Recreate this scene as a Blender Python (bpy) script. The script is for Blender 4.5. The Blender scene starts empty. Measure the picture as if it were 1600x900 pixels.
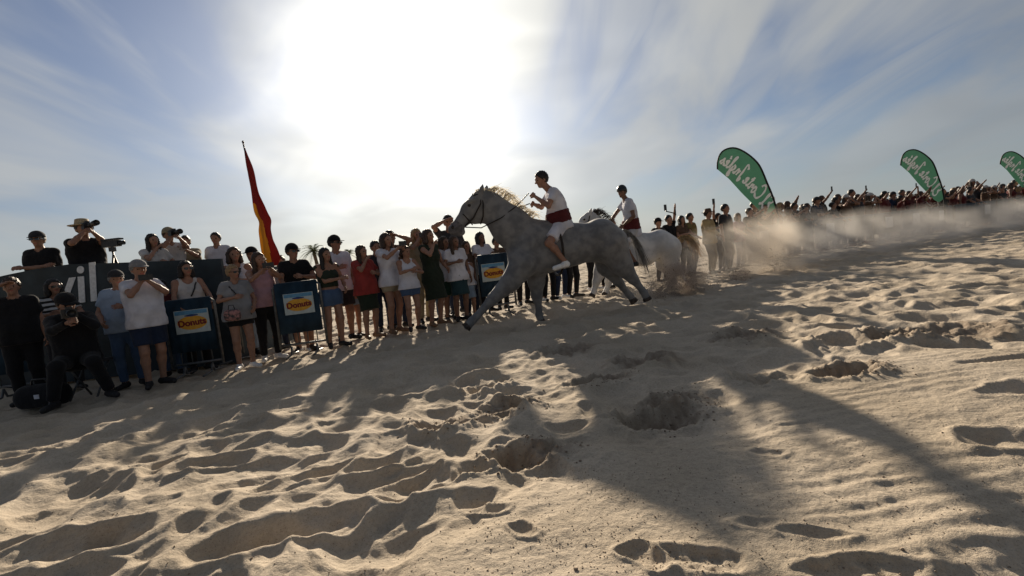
import bpy, math, random
import numpy as np
from mathutils import Vector, Matrix

random.seed(11)
RNG = np.random.default_rng(11)
SC = bpy.context.scene
COL = SC.collection
R = math.radians

# ------------------------------------------------------------------ camera
CAM_H, FPX, ROLL, PITCH = 1.0, 720.0, R(6.5), R(3.79)
_f = np.array([0, math.cos(PITCH), -math.sin(PITCH)])
_r0 = np.array([1.0, 0, 0])
_u0 = np.array([0, math.sin(PITCH), math.cos(PITCH)])
_r = _r0 * math.cos(ROLL) - _u0 * math.sin(ROLL)
_u = _r0 * math.sin(ROLL) + _u0 * math.cos(ROLL)
CAM = np.array([0, 0, CAM_H])
cam_d = bpy.data.cameras.new('camera')
cam_d.sensor_width = 36.0
cam_d.lens = 36.0 * FPX / 1600.0
cam_d.clip_start = 0.05
cam_d.clip_end = 9000.0
cam = bpy.data.objects.new('camera', cam_d)
COL.objects.link(cam)
cam.matrix_world = Matrix(((_r[0], _u[0], -_f[0], 0), (_r[1], _u[1], -_f[1], 0), (_r[2], _u[2], -_f[2], CAM_H), (0, 0, 0, 1)))
SC.camera = cam


def ray(px, py):
    return _f + (px - 800.0) / FPX * _r + (450.0 - py) / FPX * _u


def at(px, py, Y):
    d = ray(px, py)
    return CAM + d * (Y / d[1])


def gpt(px, py, z=0.0):
    d = ray(px, py)
    return CAM + d * ((z - CAM_H) / d[2])


# ------------------------------------------------------------------ sun, sky, exposure
SUN_DIR = ray(640, 136)
SUN_DIR = SUN_DIR / np.linalg.norm(SUN_DIR)
SUN_EL = math.asin(SUN_DIR[2])
SUN_AZ = math.atan2(SUN_DIR[0], SUN_DIR[1])       # clockwise from +Y
sun_d = bpy.data.lights.new('sun', 'SUN')
sun_d.energy = 5.0
sun_d.angle = R(1.0)
sun_d.color = (1.0, 0.86, 0.68)
sun = bpy.data.objects.new('sun', sun_d)
COL.objects.link(sun)
sun.rotation_euler = Vector(-SUN_DIR).to_track_quat('-Z', 'Y').to_euler()

SC.view_settings.view_transform = 'Standard'
SC.view_settings.look = 'None'
SC.view_settings.gamma = 1.0
SC.view_settings.exposure = 0.65
SC.cycles.use_denoising = True
SC.cycles.volume_step_rate = 2.0
SC.cycles.volume_max_steps = 128
SC.cycles.max_bounces = 6
SC.cycles.diffuse_bounces = 3
SC.cycles.glossy_bounces = 2
SC.cycles.volume_bounces = 2
SC.cycles.transparent_max_bounces = 8
SC.cycles.sample_clamp_indirect = 4.0


class NT:
    """small helper for writing node trees"""
    def __init__(self, tree):
        self.t = tree
        tree.nodes.clear()

    def n(self, kind, **kw):
        nd = self.t.nodes.new(kind)
        for k, v in kw.items():
            if k.startswith('i_'):
                key = k[2:]
                key = int(key) if key.isdigit() else key.replace('_', ' ')
                s = nd.inputs[key]
                if hasattr(v, 'is_output'):
                    self.t.links.new(v, s)
                else:
                    s.default_value = v
            else:
                setattr(nd, k, v)
        return nd

    def link(self, a, b):
        self.t.links.new(a, b)

    def math(self, op, a, b=None, c=None, clamp=False):
        nd = self.t.nodes.new('ShaderNodeMath')
        nd.operation = op
        nd.use_clamp = clamp
        for i, v in enumerate((a, b, c)):
            if v is None:
                continue
            if hasattr(v, 'is_output'):
                self.t.links.new(v, nd.inputs[i])
            else:
                nd.inputs[i].default_value = v
        return nd.outputs[0]

    def vmath(self, op, a, b=None, out=0):
        nd = self.t.nodes.new('ShaderNodeVectorMath')
        nd.operation = op
        for i, v in enumerate((a, b)):
            if v is None:
                continue
            if hasattr(v, 'is_output'):
                self.t.links.new(v, nd.inputs[i])
            elif isinstance(v, (int, float)):
                nd.inputs['Scale'].default_value = v
            else:
                nd.inputs[i].default_value = v
        return nd.outputs[out]

    def mix(self, f, a, b, blend='MIX', clamp=False):
        nd = self.t.nodes.new('ShaderNodeMix')
        nd.data_type = 'RGBA'
        nd.blend_type = blend
        nd.clamp_result = clamp
        for s, v in ((nd.inputs[0], f), (nd.inputs[6], a), (nd.inputs[7], b)):
            if hasattr(v, 'is_output'):
                self.t.links.new(v, s)
            elif isinstance(v, tuple):
                s.default_value = v if len(v) == 4 else v + (1.0,)
            else:
                s.default_value = v
        return nd.outputs[2]

    def ramp(self, fac, stops, interp='EASE'):
        nd = self.t.nodes.new('ShaderNodeValToRGB')
        cr = nd.color_ramp
        cr.interpolation = interp
        while len(cr.elements) < len(stops):
            cr.elements.new(0.5)
        for e, (p, c) in zip(cr.elements, stops):
            e.position = p
            e.color = (c, c, c, 1) if isinstance(c, (int, float)) else tuple(c) + (1,)
        self.t.links.new(fac, nd.inputs[0])
        return nd.outputs[0]


def build_world():
    w = bpy.data.worlds.new('World')
    SC.world = w
    w.use_nodes = True
    T = NT(w.node_tree)
    out = T.n('ShaderNodeOutputWorld')
    bg = T.n('ShaderNodeBackground')
    bg.inputs['Strength'].default_value = 0.1
    T.link(bg.outputs[0], out.inputs[0])
    sky = T.n('ShaderNodeTexSky', sky_type='NISHITA')
    sky.sun_disc = False
    sky.sun_elevation = SUN_EL
    sky.sun_rotation = SUN_AZ
    sky.altitude = 0
    sky.air_density = 1.0
    sky.dust_density = 1.2
    sky.ozone_density = 2.0
    tc = T.n('ShaderNodeTexCoord')
    D = T.vmath('NORMALIZE', tc.outputs['Generated'])
    sep = T.n('ShaderNodeSeparateXYZ', i_0=D)
    z = T.math('MAXIMUM', sep.outputs[2], 0.0)
    # thin high cloud sheet: direction projected on a flat layer
    den = T.math('ADD', z, 0.22)
    cx = T.math('DIVIDE', sep.outputs[0], den)
    cy = T.math('DIVIDE', sep.outputs[1], den)
    cv = T.n('ShaderNodeCombineXYZ', i_0=cx, i_1=cy, i_2=0.0).outputs[0]
    mp = T.n('ShaderNodeMapping', i_Vector=cv)
    mp.inputs['Rotation'].default_value = (0, 0, R(-12))
    mp.inputs['Location'].default_value = (1.35, 0.2, 0)
    mp.inputs['Scale'].default_value = (1.0, 0.5, 1)
    n1 = T.n('ShaderNodeTexNoise', i_Vector=mp.outputs[0])
    n1.inputs['Scale'].default_value = 1.6
    n1.inputs['Detail'].default_value = 5
    n1.inputs['Roughness'].default_value = 0.48
    n1.inputs['Distortion'].default_value = 0.55
    mp2 = T.n('ShaderNodeMapping', i_Vector=cv)
    mp2.inputs['Rotation'].default_value = (0, 0, R(14))
    mp2.inputs['Location'].default_value = (4.1, 7.2, 0)
    mp2.inputs['Scale'].default_value = (2.2, 0.4, 1)
    n2 = T.n('ShaderNodeTexNoise', i_Vector=mp2.outputs[0])
    n2.inputs['Scale'].default_value = 1.6
    n2.inputs['Detail'].default_value = 4
    n2.inputs['Roughness'].default_value = 0.5
    n2.inputs['Distortion'].default_value = 0.8
    m1 = T.ramp(n1.outputs[0], [(0.36, 0.0), (0.60, 1.0)])
    m2 = T.ramp(n2.outputs[0], [(0.42, 0.0), (0.72, 0.6)])
    mask = T.math('MAXIMUM', m1, m2)
    # light of the veiled sun scattered forward by the cloud sheet
    wn = T.n('ShaderNodeTexNoise', i_Vector=cv)
    wn.inputs['Scale'].default_value = 1.7
    wn.inputs['Detail'].default_value = 2.5
    wn.inputs['Distortion'].default_value = 0.6
    wob = T.vmath('SCALE', T.vmath('SUBTRACT', wn.outputs['Color'], (0.5, 0.5, 0.5)), 0.36)
    Dw = T.vmath('NORMALIZE', T.vmath('ADD', D, wob))
    sd = T.vmath('DOT_PRODUCT', Dw, tuple(SUN_DIR), out=1)
    sd = T.math('MAXIMUM', sd, 0.0)
    g1 = T.math('POWER', sd, 45.0)
    g2 = T.math('POWER', sd, 10.0)
    g3 = T.math('POWER', sd, 1.6)
    gl = T.math('ADD', T.math('MULTIPLY', g1, GLOW[0]), T.math('ADD', T.math('MULTIPLY', g2, GLOW[1]), T.math('MULTIPLY', g3, GLOW[2])))
    glc = T.vmath('SCALE', (1.0, 0.95, 0.84))
    sc_n = T.t.nodes[-1]
    T.link(gl, sc_n.inputs['Scale'])
    cl_base = T.vmath('ADD', T.vmath('ADD', (0.9, 0.97, 1.05), T.vmath('SCALE', (0.0, 0.0, 0.0), 1.0)), glc)
    veil = T.n('ShaderNodeVectorMath', operation='SCALE')
    veil.inputs[0].default_value = (2.5, 2.52, 2.42)
    T.link(g3, veil.inputs['Scale'])
    cl_base = T.vmath('ADD', cl_base, veil.outputs[0])
    # haze near the horizon
    hz = T.math('POWER', T.math('SUBTRACT', 1.0, z), 5.5)
    hcol = T.vmath('ADD', (2.5, 2.8, 2.95), T.vmath('SCALE', glc, 0.10))
    skyc = T.vmath('MULTIPLY', sky.outputs[0], SKYMUL)
    skyh = T.mix(T.math('MULTIPLY', hz, 0.70), skyc, hcol)
    thin = T.vmath('ADD', skyh, T.vmath('SCALE', glc, 0.38))
    # the sheet thins out towards the horizon
    mk = T.math('MULTIPLY', mask, T.math('SUBTRACT', 1.0, T.math('MULTIPLY', hz, 0.75)))
    fin = T.mix(mk, thin, cl_base)
    T.link(fin, bg.inputs[0])


GLOW = (8.0, 0.7, 0.4)
SKYMUL = (0.27, 0.31, 0.385)
build_world()


# ------------------------------------------------------------------ materials
MATS = {}


def pmat(name, col, rough=0.8, spec=0.3, noise=0.0, nscale=20.0, bump=0.0, bscale=60.0, metal=0.0, col2=None, sheen=0.0, trans=0.0, coord='Object'):
    if name in MATS:
        return MATS[name]
    m = bpy.data.materials.new(name)
    m.use_nodes = True
    T = NT(m.node_tree)
    out = T.n('ShaderNodeOutputMaterial')
    b = T.n('ShaderNodeBsdfPrincipled')
    b.inputs['Roughness'].default_value = rough
    b.inputs['Specular IOR Level'].default_value = spec
    b.inputs['Metallic'].default_value = metal
    if sheen:
        b.inputs['Sheen Weight'].default_value = sheen
    tc = T.n('ShaderNodeTexCoord')
    c2 = col2 if col2 else tuple(max(0, c * (1 - noise)) for c in col)
    c1 = col if col2 else tuple(min(1, c * (1 + noise)) for c in col)
    if noise or col2:
        nz = T.n('ShaderNodeTexNoise', i_Vector=tc.outputs[coord])
        nz.inputs['Scale'].default_value = nscale
        nz.inputs['Detail'].default_value = 5
        f = T.ramp(nz.outputs[0], [(0.35, 0.0), (0.65, 1.0)])
        T.link(T.mix(f, c2, c1), b.inputs['Base Color'])
    else:
        b.inputs['Base Color'].default_value = tuple(col) + (1,)
    if bump:
        nb = T.n('ShaderNodeTexNoise', i_Vector=tc.outputs[coord])
        nb.inputs['Scale'].default_value = bscale
        nb.inputs['Detail'].default_value = 4
        bp = T.n('ShaderNodeBump', i_Height=nb.outputs[0])
        bp.inputs['Strength'].default_value = bump
        bp.inputs['Distance'].default_value = 0.01 if bscale > 20 else 0.025
        T.link(bp.outputs[0], b.inputs['Normal'])
    if trans:
        tr = T.n('ShaderNodeBsdfTranslucent')
        tr.inputs[0].default_value = tuple(c1) + (1,)
        mx = T.n('ShaderNodeMixShader')
        mx.inputs[0].default_value = trans
        T.link(b.outputs[0], mx.inputs[1])
        T.link(tr.outputs[0], mx.inputs[2])
        T.link(mx.outputs[0], out.inputs[0])
    else:
        T.link(b.outputs[0], out.inputs[0])
    MATS[name] = m
    return m


def fabric(name, col, trans=0.08):
    return pmat('fabric_' + name, col, rough=0.9, spec=0.15, noise=0.13, nscale=6.0, bump=0.7, bscale=11.0, sheen=0.1, trans=trans)


FAB = {k: fabric(k, v) for k, v in dict(
    black=(0.012, 0.012, 0.014), charcoal=(0.035, 0.035, 0.04), white=(0.60, 0.60, 0.66), offwhite=(0.50, 0.48, 0.47), bluegrey=(0.25, 0.32, 0.43),
    navy=(0.02, 0.03, 0.06), denim=(0.06, 0.10, 0.18), paledenim=(0.2, 0.27, 0.37), grey=(0.24, 0.24, 0.25), pink=(0.40, 0.24, 0.27),
    red=(0.28, 0.04, 0.035), darkred=(0.085, 0.018, 0.02), green=(0.025, 0.06, 0.04), darkgreen=(0.022, 0.03, 0.02), olive=(0.14, 0.12, 0.05), tan=(0.42, 0.31, 0.15),
    brown=(0.10, 0.06, 0.04), teal=(0.025, 0.055, 0.065), coral=(0.40, 0.17, 0.13), zebra=(0.5, 0.5, 0.5), khaki=(0.30, 0.25, 0.17), maroon=(0.10, 0.02, 0.02)).items()}
_m = FAB['zebra']
_T = _m.node_tree
_b = [n for n in _T.nodes if n.type == 'BSDF_PRINCIPLED'][0]
_w = _T.nodes.new('ShaderNodeTexWave')
_w.bands_direction = 'Z'
_w.inputs['Scale'].default_value = 5.0
_w.inputs['Distortion'].default_value = 2.5
_tc = _T.nodes.new('ShaderNodeTexCoord')
_cr = _T.nodes.new('ShaderNodeValToRGB')
_cr.color_ramp.elements[0].position, _cr.color_ramp.elements[1].position = .45, .55
_cr.color_ramp.elements[0].color = (.015, .015, .015, 1)
_cr.color_ramp.elements[1].color = (.55, .55, .55, 1)
_T.links.new(_tc.outputs['Object'], _w.inputs['Vector'])
_T.links.new(_w.outputs['Fac'], _cr.inputs[0])
_T.links.new(_cr.outputs[0], _b.inputs['Base Color'])
SKIN = {k: pmat('skin_' + k, v, rough=0.55, spec=0.35, noise=0.10, nscale=18.0) for k, v in dict(light=(0.40, 0.235, 0.165), tan=(0.28, 0.15, 0.10), dark=(0.17, 0.09, 0.06)).items()}
HAIR = {k: pmat('hair_' + k, v, rough=0.5, spec=0.4, noise=0.35, nscale=30.0, bump=0.8, bscale=70.0) for k, v in dict(
    black=(0.012, 0.010, 0.009), brown=(0.045, 0.026, 0.016), blond=(0.26, 0.17, 0.085), grey=(0.2, 0.2, 0.2)).items()}
M_EYE = pmat('eye', (0.02, 0.015, 0.012), rough=0.2)
M_LIP = pmat('lip', (0.33, 0.11, 0.09), rough=0.5)
M_SHOE_W = pmat('shoe_white', (0.7, 0.7, 0.7), rough=0.6, noise=0.1)
M_SHOE_B = pmat('shoe_black', (0.02, 0.02, 0.022), rough=0.6, noise=0.2)
M_SHOE_T = pmat('shoe_tan', (0.2, 0.12, 0.07), rough=0.6, noise=0.2)
M_BLACKPL = pmat('black_plastic', (0.012, 0.012, 0.013), rough=0.35, spec=0.5, noise=0.3)
M_METAL = pmat('galvanised_metal', (0.13, 0.135, 0.14), rough=0.55, metal=0.6, noise=0.2)
M_LEATHER = pmat('dark_leather', (0.02, 0.014, 0.01), rough=0.5, noise=0.3)
M_GLASSD = pmat('dark_lens', (0.008, 0.008, 0.01), rough=0.08, spec=0.7)


# ------------------------------------------------------------------ object helpers
def tag(o, label=None, cat=None, group=None, kind=None):
    if label:
        o['label'] = label
    if cat:
        o['category'] = cat
    if group:
        o['group'] = group
    if kind:
        o['kind'] = kind
    return o


def empty(name, loc, rz=0.0):
    o = bpy.data.objects.new(name, None)
    o.empty_display_size = 0.1
    COL.objects.link(o)
    o.location = loc
    o.rotation_euler = (0, 0, rz)
    return o


def mesh_from(name, V, polys, mats, midx=None, smooth=True):
    """V (n,3); polys: (m,4) array of quads or a list of tuples"""
    me = bpy.data.meshes.new(name)
    V = np.asarray(V, dtype=np.float32)
    if isinstance(polys, np.ndarray):
        m, k = polys.shape
        me.vertices.add(len(V))
        me.vertices.foreach_set('co', V.ravel())
        me.loops.add(m * k)
        me.loops.foreach_set('vertex_index', polys.astype(np.int32).ravel())
        me.polygons.add(m)
        me.polygons.foreach_set('loop_start', np.arange(0, m * k, k, dtype=np.int32))
        try:
            me.polygons.foreach_set('loop_total', np.full(m, k, dtype=np.int32))
        except Exception:
            pass
    else:
        me.from_pydata(V.tolist(), [], [tuple(int(i) for i in p) for p in polys])
    for mt in (mats if isinstance(mats, (list, tuple)) else [mats]):
        me.materials.append(mt)
    if midx is not None:
        me.polygons.foreach_set('material_index', np.asarray(midx, dtype=np.int32))
    me.polygons.foreach_set('use_smooth', np.full(len(me.polygons), smooth, dtype=bool))
    me.update(calc_edges=True)
    me.validate()
    return me


def obj(name, me, parent=None, loc=None, rz=None):
    o = bpy.data.objects.new(name, me)
    COL.objects.link(o)
    if parent is not None:
        o.parent = parent
    if loc is not None:
        o.location = loc
    if rz is not None:
        o.rotation_euler = (0, 0, rz)
    return o


def copy_tree(o, parent=None):
    c = o.copy()
    COL.objects.link(c)
    c.parent = parent
    for ch in list(o.children):
        copy_tree(ch, c)
    return c


class MB:
    """collects simple solids into one mesh"""
    def __init__(self):
        self.V, self.F, self.S = [], [], []

    def add(self, V, F):
        k = len(self.V)
        self.V += [tuple(map(float, v)) for v in V]
        self.F += [tuple(i + k for i in f) for f in F]
        return self

    def box(self, c, s, M=None):
        c = np.array(c, float)
        hx, hy, hz = [x / 2 for x in s]
        P = np.array([(x, y, z) for x in (-hx, hx) for y in (-hy, hy) for z in (-hz, hz)])
        if M is not None:
            P = P @ np.array(M).T
        P = P + c
        return self.add(P, [(0, 1, 3, 2), (4, 6, 7, 5), (0, 4, 5, 1), (2, 3, 7, 6), (0, 2, 6, 4), (1, 5, 7, 3)])

    def tube(self, pts, r, n=8, cap=True):
        pts = [np.array(p, float) for p in pts]
        rs = r if isinstance(r, (list, tuple, np.ndarray)) else [r] * len(pts)
        rings = []
        ref = None
        for i, p in enumerate(pts):
            t = pts[min(i + 1, len(pts) - 1)] - pts[max(i - 1, 0)]
            t = t / (np.linalg.norm(t) + 1e-9)
            if ref is None:
                a = np.array([0, 0, 1.0]) if abs(t[2]) < 0.9 else np.array([1.0, 0, 0])
            else:
                a = ref
            u = np.cross(t, a)
            u /= np.linalg.norm(u) + 1e-9
            v = np.cross(u, t)
            ref = v
            rings.append([p + rs[i] * (math.cos(2 * math.pi * k / n) * u + math.sin(2 * math.pi * k / n) * v) for k in range(n)])
        V = [q for rg in rings for q in rg]
        F = []
        for i in range(len(pts) - 1):
            for k in range(n):
                F.append((i * n + k, i * n + (k + 1) % n, (i + 1) * n + (k + 1) % n, (i + 1) * n + k))
        if cap:
            F.append(tuple(range(n - 1, -1, -1)))
            F.append(tuple((len(pts) - 1) * n + k for k in range(n)))
        return self.add(V, F)

    def lathe(self, prof, n=20, M=None, off=(0, 0, 0)):
        V, F = [], []
        for (r, z) in prof:
            for k in range(n):
                a = 2 * math.pi * k / n
                V.append((r * math.cos(a), r * math.sin(a), z))
        V = np.array(V)
        if M is not None:
            V = V @ np.array(M).T
        V = V + np.array(off)
        for i in range(len(prof) - 1):
            for k in range(n):
                F.append((i * n + k, i * n + (k + 1) % n, (i + 1) * n + (k + 1) % n, (i + 1) * n + k))
        return self.add(V, F)

    def mesh(self, name, mats, smooth=False):
        return mesh_from(name, np.array(self.V), self.F, mats, smooth=smooth)


# ------------------------------------------------------------------ noise and terrain
def _hash(ix, iy, s):
    h = np.sin(ix * 127.1 + iy * 311.7 + s * 74.7) * 43758.5453
    return h - np.floor(h)


def perlin(x, y, s=0):
    ix, iy = np.floor(x), np.floor(y)
    fx, fy = x - ix, y - iy
    ux, uy = fx * fx * fx * (fx * (fx * 6 - 15) + 10), fy * fy * fy * (fy * (fy * 6 - 15) + 10)

    def g(ox, oy):
        a = _hash(ix + ox, iy + oy, s) * 2 * np.pi
        return np.cos(a) * (fx - ox) + np.sin(a) * (fy - oy)
    a, b, c, d = g(0, 0), g(1, 0), g(0, 1), g(1, 1)
    return (a + (b - a) * ux) * (1 - uy) + (c + (d - c) * ux) * uy


def fbm(x, y, s=0, o=4):
    t, a = 0, 1.0
    for i in range(o):
        t = t + a * perlin(x * 2 ** i, y * 2 ** i, s + i * 13)
        a *= 0.5
    return t


def sstep(a, b, x):
    t = np.clip((x - a) / (b - a), 0, 1)
    return t * t * (3 - 2 * t)


def pits(x, y, cell, s, rmin=0.5, rmax=0.95):
    """trampled sand: overlapping hollows that meet in soft ridges"""
    wx = x + 0.10 * cell / 0.4 * perlin(x / cell * 1.3, y / cell * 1.3, s + 5)
    wy = y + 0.10 * cell / 0.4 * perlin(x / cell * 1.3, y / cell * 1.3, s + 9)
    cx, cy = np.floor(wx / cell), np.floor(wy / cell)
    best = np.zeros_like(x)
    rim = np.zeros_like(x)
    for i in (-1, 0, 1):
        for j in (-1, 0, 1):
            gx, gy = cx + i, cy + j
            px = (gx + 0.15 + 0.7 * _hash(gx, gy, s)) * cell
            py = (gy + 0.15 + 0.7 * _hash(gx, gy, s + 1)) * cell
            a = _hash(gx, gy, s + 2) * np.pi
            rr = (rmin + (rmax - rmin) * _hash(gx, gy, s + 3)) * cell
            dep = 0.35 + 0.65 * _hash(gx, gy, s + 4)
            dx, dy = wx - px, wy - py
            u = (dx * np.cos(a) + dy * np.sin(a)) / (rr * 1.25)
            v = (-dx * np.sin(a) + dy * np.cos(a)) / (rr * 0.72)
            q = u * u + v * v
            best = np.minimum(best, -dep * np.clip(1 - q, 0, 1) ** 1.15)
            rim = np.maximum(rim, dep * np.exp(-((np.sqrt(q) - 1.02) / 0.2) ** 2))
    return best + 0.22 * rim


def gp2(px, py):
    p = gpt(px, py)
    return p[0], p[1]


HOOF = [(1020, 640, .17, .075), (818, 697, .15, .06), (790, 628, .15, .06), (1322, 582, .16, .07), (1392, 522, .17, .07), (1040, 618, .13, .05), (690, 655, .15, .05),
        (930, 590, .16, .05), (1160, 520, .2, .06), (1000, 560, .2, .05), (880, 540, .22, .05), (1480, 512, .3, .05), (1330, 530, .22, .05), (1180, 590, .13, .045), (760, 600, .16, .05)]
HOOFW = [gp2(a, b) + (r, d) for a, b, r, d in HOOF]
OVAL = []          # px, py of centre, half length, half width (m), angle in ground plane, depth, rim
for (a, b, L, W, ang, d, rim) in [
        (425, 832, .36, .13, 12, .085, .016), (130, 838, .40, .14, 14, .085, .016), (640, 745, .20, .10, 20, .045, .012), (600, 712, .22, .09, 40, .05, .012),
        (330, 715, .24, .10, 20, .05, .012), (480, 735, .26, .08, 35, .045, .01), (240, 720, .22, .09, 25, .05, .01), (60, 700, .3, .1, 10, .05, .01),
        (757, 786, .085, .05, -8, .022, .006), (818, 826, .08, .042, -40, .018, .008),
        (1200, 702, .085, .04, 0, .016, .004), (1180, 812, .09, .032, 0, .016, .004), (1270, 830, .12, .032, -10, .016, .004),
        (1235, 660, .10, .03, 10, .012, .003), (1560, 682, .17, .09, 8, .035, .012), (1590, 606, .2, .09, 0, .03, .01), (1570, 560, .35, .06, 0, .03, .006),
        (1010, 870, .09, .05, -30, .028, .01), (1440, 520, .25, .1, 5, .05, .01)]:
    x, y = gp2(a, b)
    OVAL.append((x, y, L, W, R(ang), d, rim))
TREAD = [gp2(1095, 872) + (.135, .06, R(-22)), gp2(1340, 884) + (.16, .05, R(-4))]
SA, SB = np.array([0.05, 1.25]), np.array([2.9, 2.75])


def base_h(x, y):
    """smooth form of the beach without footprints"""
    x, y = np.asarray(x, float), np.asarray(y, float)
    h = -0.16 * sstep(-1.6, -4.4, x) * sstep(3.2, 5.8, y)
    far = sstep(30, 120, np.hypot(x, y))
    h = h + 0.03 * fbm(x * 0.45 + 3.3, y * 0.45, 3, 2) * (1 - far)
    h = h + 0.5 * fbm(x * 0.012, y * 0.012, 8, 3) * far - 0.25 * far
    return h


def height(x, y):
    x, y = np.asarray(x, float), np.asarray(y, float)
    rr = np.hypot(x, y)
    h = base_h(x, y)
    # how close to the smooth, barely trodden tongue of sand in front
    ab = SB - SA
    t = np.clip(((x - SA[0]) * ab[0] + (y - SA[1]) * ab[1]) / (ab @ ab), 0, 1)
    d = np.hypot(x - SA[0] - t * ab[0], y - SA[1] - t * ab[1]) + 0.22 * fbm(x * 1.4, y * 1.4, 21, 2)
    tr = 0.10 + 0.90 * sstep(0.40, 0.80, d)
    fade = 1 - sstep(24, 60, rr)
    near_r = sstep(1.2, 3.4, x) * sstep(3.4, 2.6, y)
    tr = tr * (1 - 0.45 * near_r) * fade
    big = pits(x, y, 0.46, 31)
    sm = pits(x + 7.7, y - 3.1, 0.25, 57, .45, .8)
    bg = pits(x * 0.8 + 1.7, y + 0.4, 0.85, 91)
    lown = sstep(-0.6, 0.25, fbm(x * 0.7, y * 0.7, 44, 2))
    h = h + tr * (0.076 * big * (0.55 + 0.45 * lown) + 0.042 * sm + 0.062 * bg)
    # soft wind relief, ripples on the smooth part
    h = h + (0.010 * fbm(x * 2.3, y * 2.3, 61, 3) + 0.0045 * fbm(x * 9, y * 9, 66, 3)) * fade
    rip = np.sin((y * 1.0 - x * 0.12 + 0.06 * fbm(x * 2.2, y * 5.5, 71, 2)) * 2 * np.pi / 0.085)
    h = h + 0.0035 * rip * sstep(-0.3, 0.3, fbm(x * 1.1, y * 3.0, 77, 2)) * (1 - tr) * sstep(0.5, 1.1, x) * fade
    h = h + 0.0035 * fbm(x * 16, y * 26, 81, 2) * fade * (1 - sstep(5, 9, rr))
    for (cx, cy, L, W, a, dp, rim) in OVAL:
        m = (np.abs(x - cx) < 3 * L) & (np.abs(y - cy) < 3 * L)
        if not m.any():
            continue
        dx, dy = x[m] - cx, y[m] - cy
        u, v = (dx * math.cos(a) + dy * math.sin(a)) / L, (-dx * math.sin(a) + dy * math.cos(a)) / W
        fq = max(3.1, 0.42 / L)
        u = u + 0.5 * perlin(x[m] * fq, y[m] * fq, 5) + 0.25 * perlin(x[m] * fq * 2.7, y[m] * fq * 2.7, 6)
        v = v + 0.7 * perlin(x[m] * fq, y[m] * fq, 15) + 0.35 * perlin(x[m] * fq * 2.7, y[m] * fq * 2.7, 16) + (0.28 * np.sin(u * 2.4) if L < .2 else 0)
        q = np.sqrt(u * u + v * v)
        hh = h[m]
        keep = sstep(1.5, 0.8, q)
        h[m] = hh * (1 - 0.45 * keep) - dp * np.clip(1 - q * q, 0, 1) ** 1.1 * (1 + 0.5 * perlin(x[m] * 11, y[m] * 11, 25)) + rim * np.exp(-((q - 1.12) / 0.16) ** 2)
    for (cx, cy, r, dp) in HOOFW:
        m = (np.abs(x - cx) < 3 * r) & (np.abs(y - cy) < 3 * r)
        if not m.any():
            continue
        xx, yy = x[m], y[m]
        q = np.hypot((xx - cx) * 0.85, (yy - cy) * 1.25) / r
        rough = fbm(xx * 14, yy * 14, 17, 3)
        q = q + 0.16 * rough
        chunk = np.abs(fbm(xx * 9, yy * 9, 19, 3))
        h[m] += -dp * np.clip(1 - q * q, 0, 1) ** 0.7 * (0.65 + 1.1 * chunk) + (0.35 * dp + 0.035 * rough + 0.03 * chunk) * np.exp(-((q - 1.25) / 0.36) ** 2)
    for (cx, cy, L, W, a) in TREAD:
        m = (np.abs(x - cx) < 1.6 * L) & (np.abs(y - cy) < 1.6 * L)
        if not m.any():
            continue
        dx, dy = x[m] - cx, y[m] - cy
        u, v = (dx * math.cos(a) + dy * math.sin(a)) / L, (-dx * math.sin(a) + dy * math.cos(a)) / W
        q = np.sqrt(u * u + v * v) + 0.3 * perlin(x[m] * 9, y[m] * 9, 26) + 0.2 * perlin(x[m] * 24, y[m] * 24, 27)
        ins = sstep(1.12, 0.6, q)
        h[m] += -0.017 * ins + 0.006 * np.exp(-((q - 1.2) / 0.2) ** 2) + ins * 0.007 * np.tanh(3 * np.sin(u * 13 + 1.5 * v * v + 2.0 * perlin(x[m] * 18, y[m] * 18, 28))) * sstep(0.05, 0.3, np.abs(v)) * (0.6 + perlin(x[m] * 12, y[m] * 12, 29))
    return h


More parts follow.
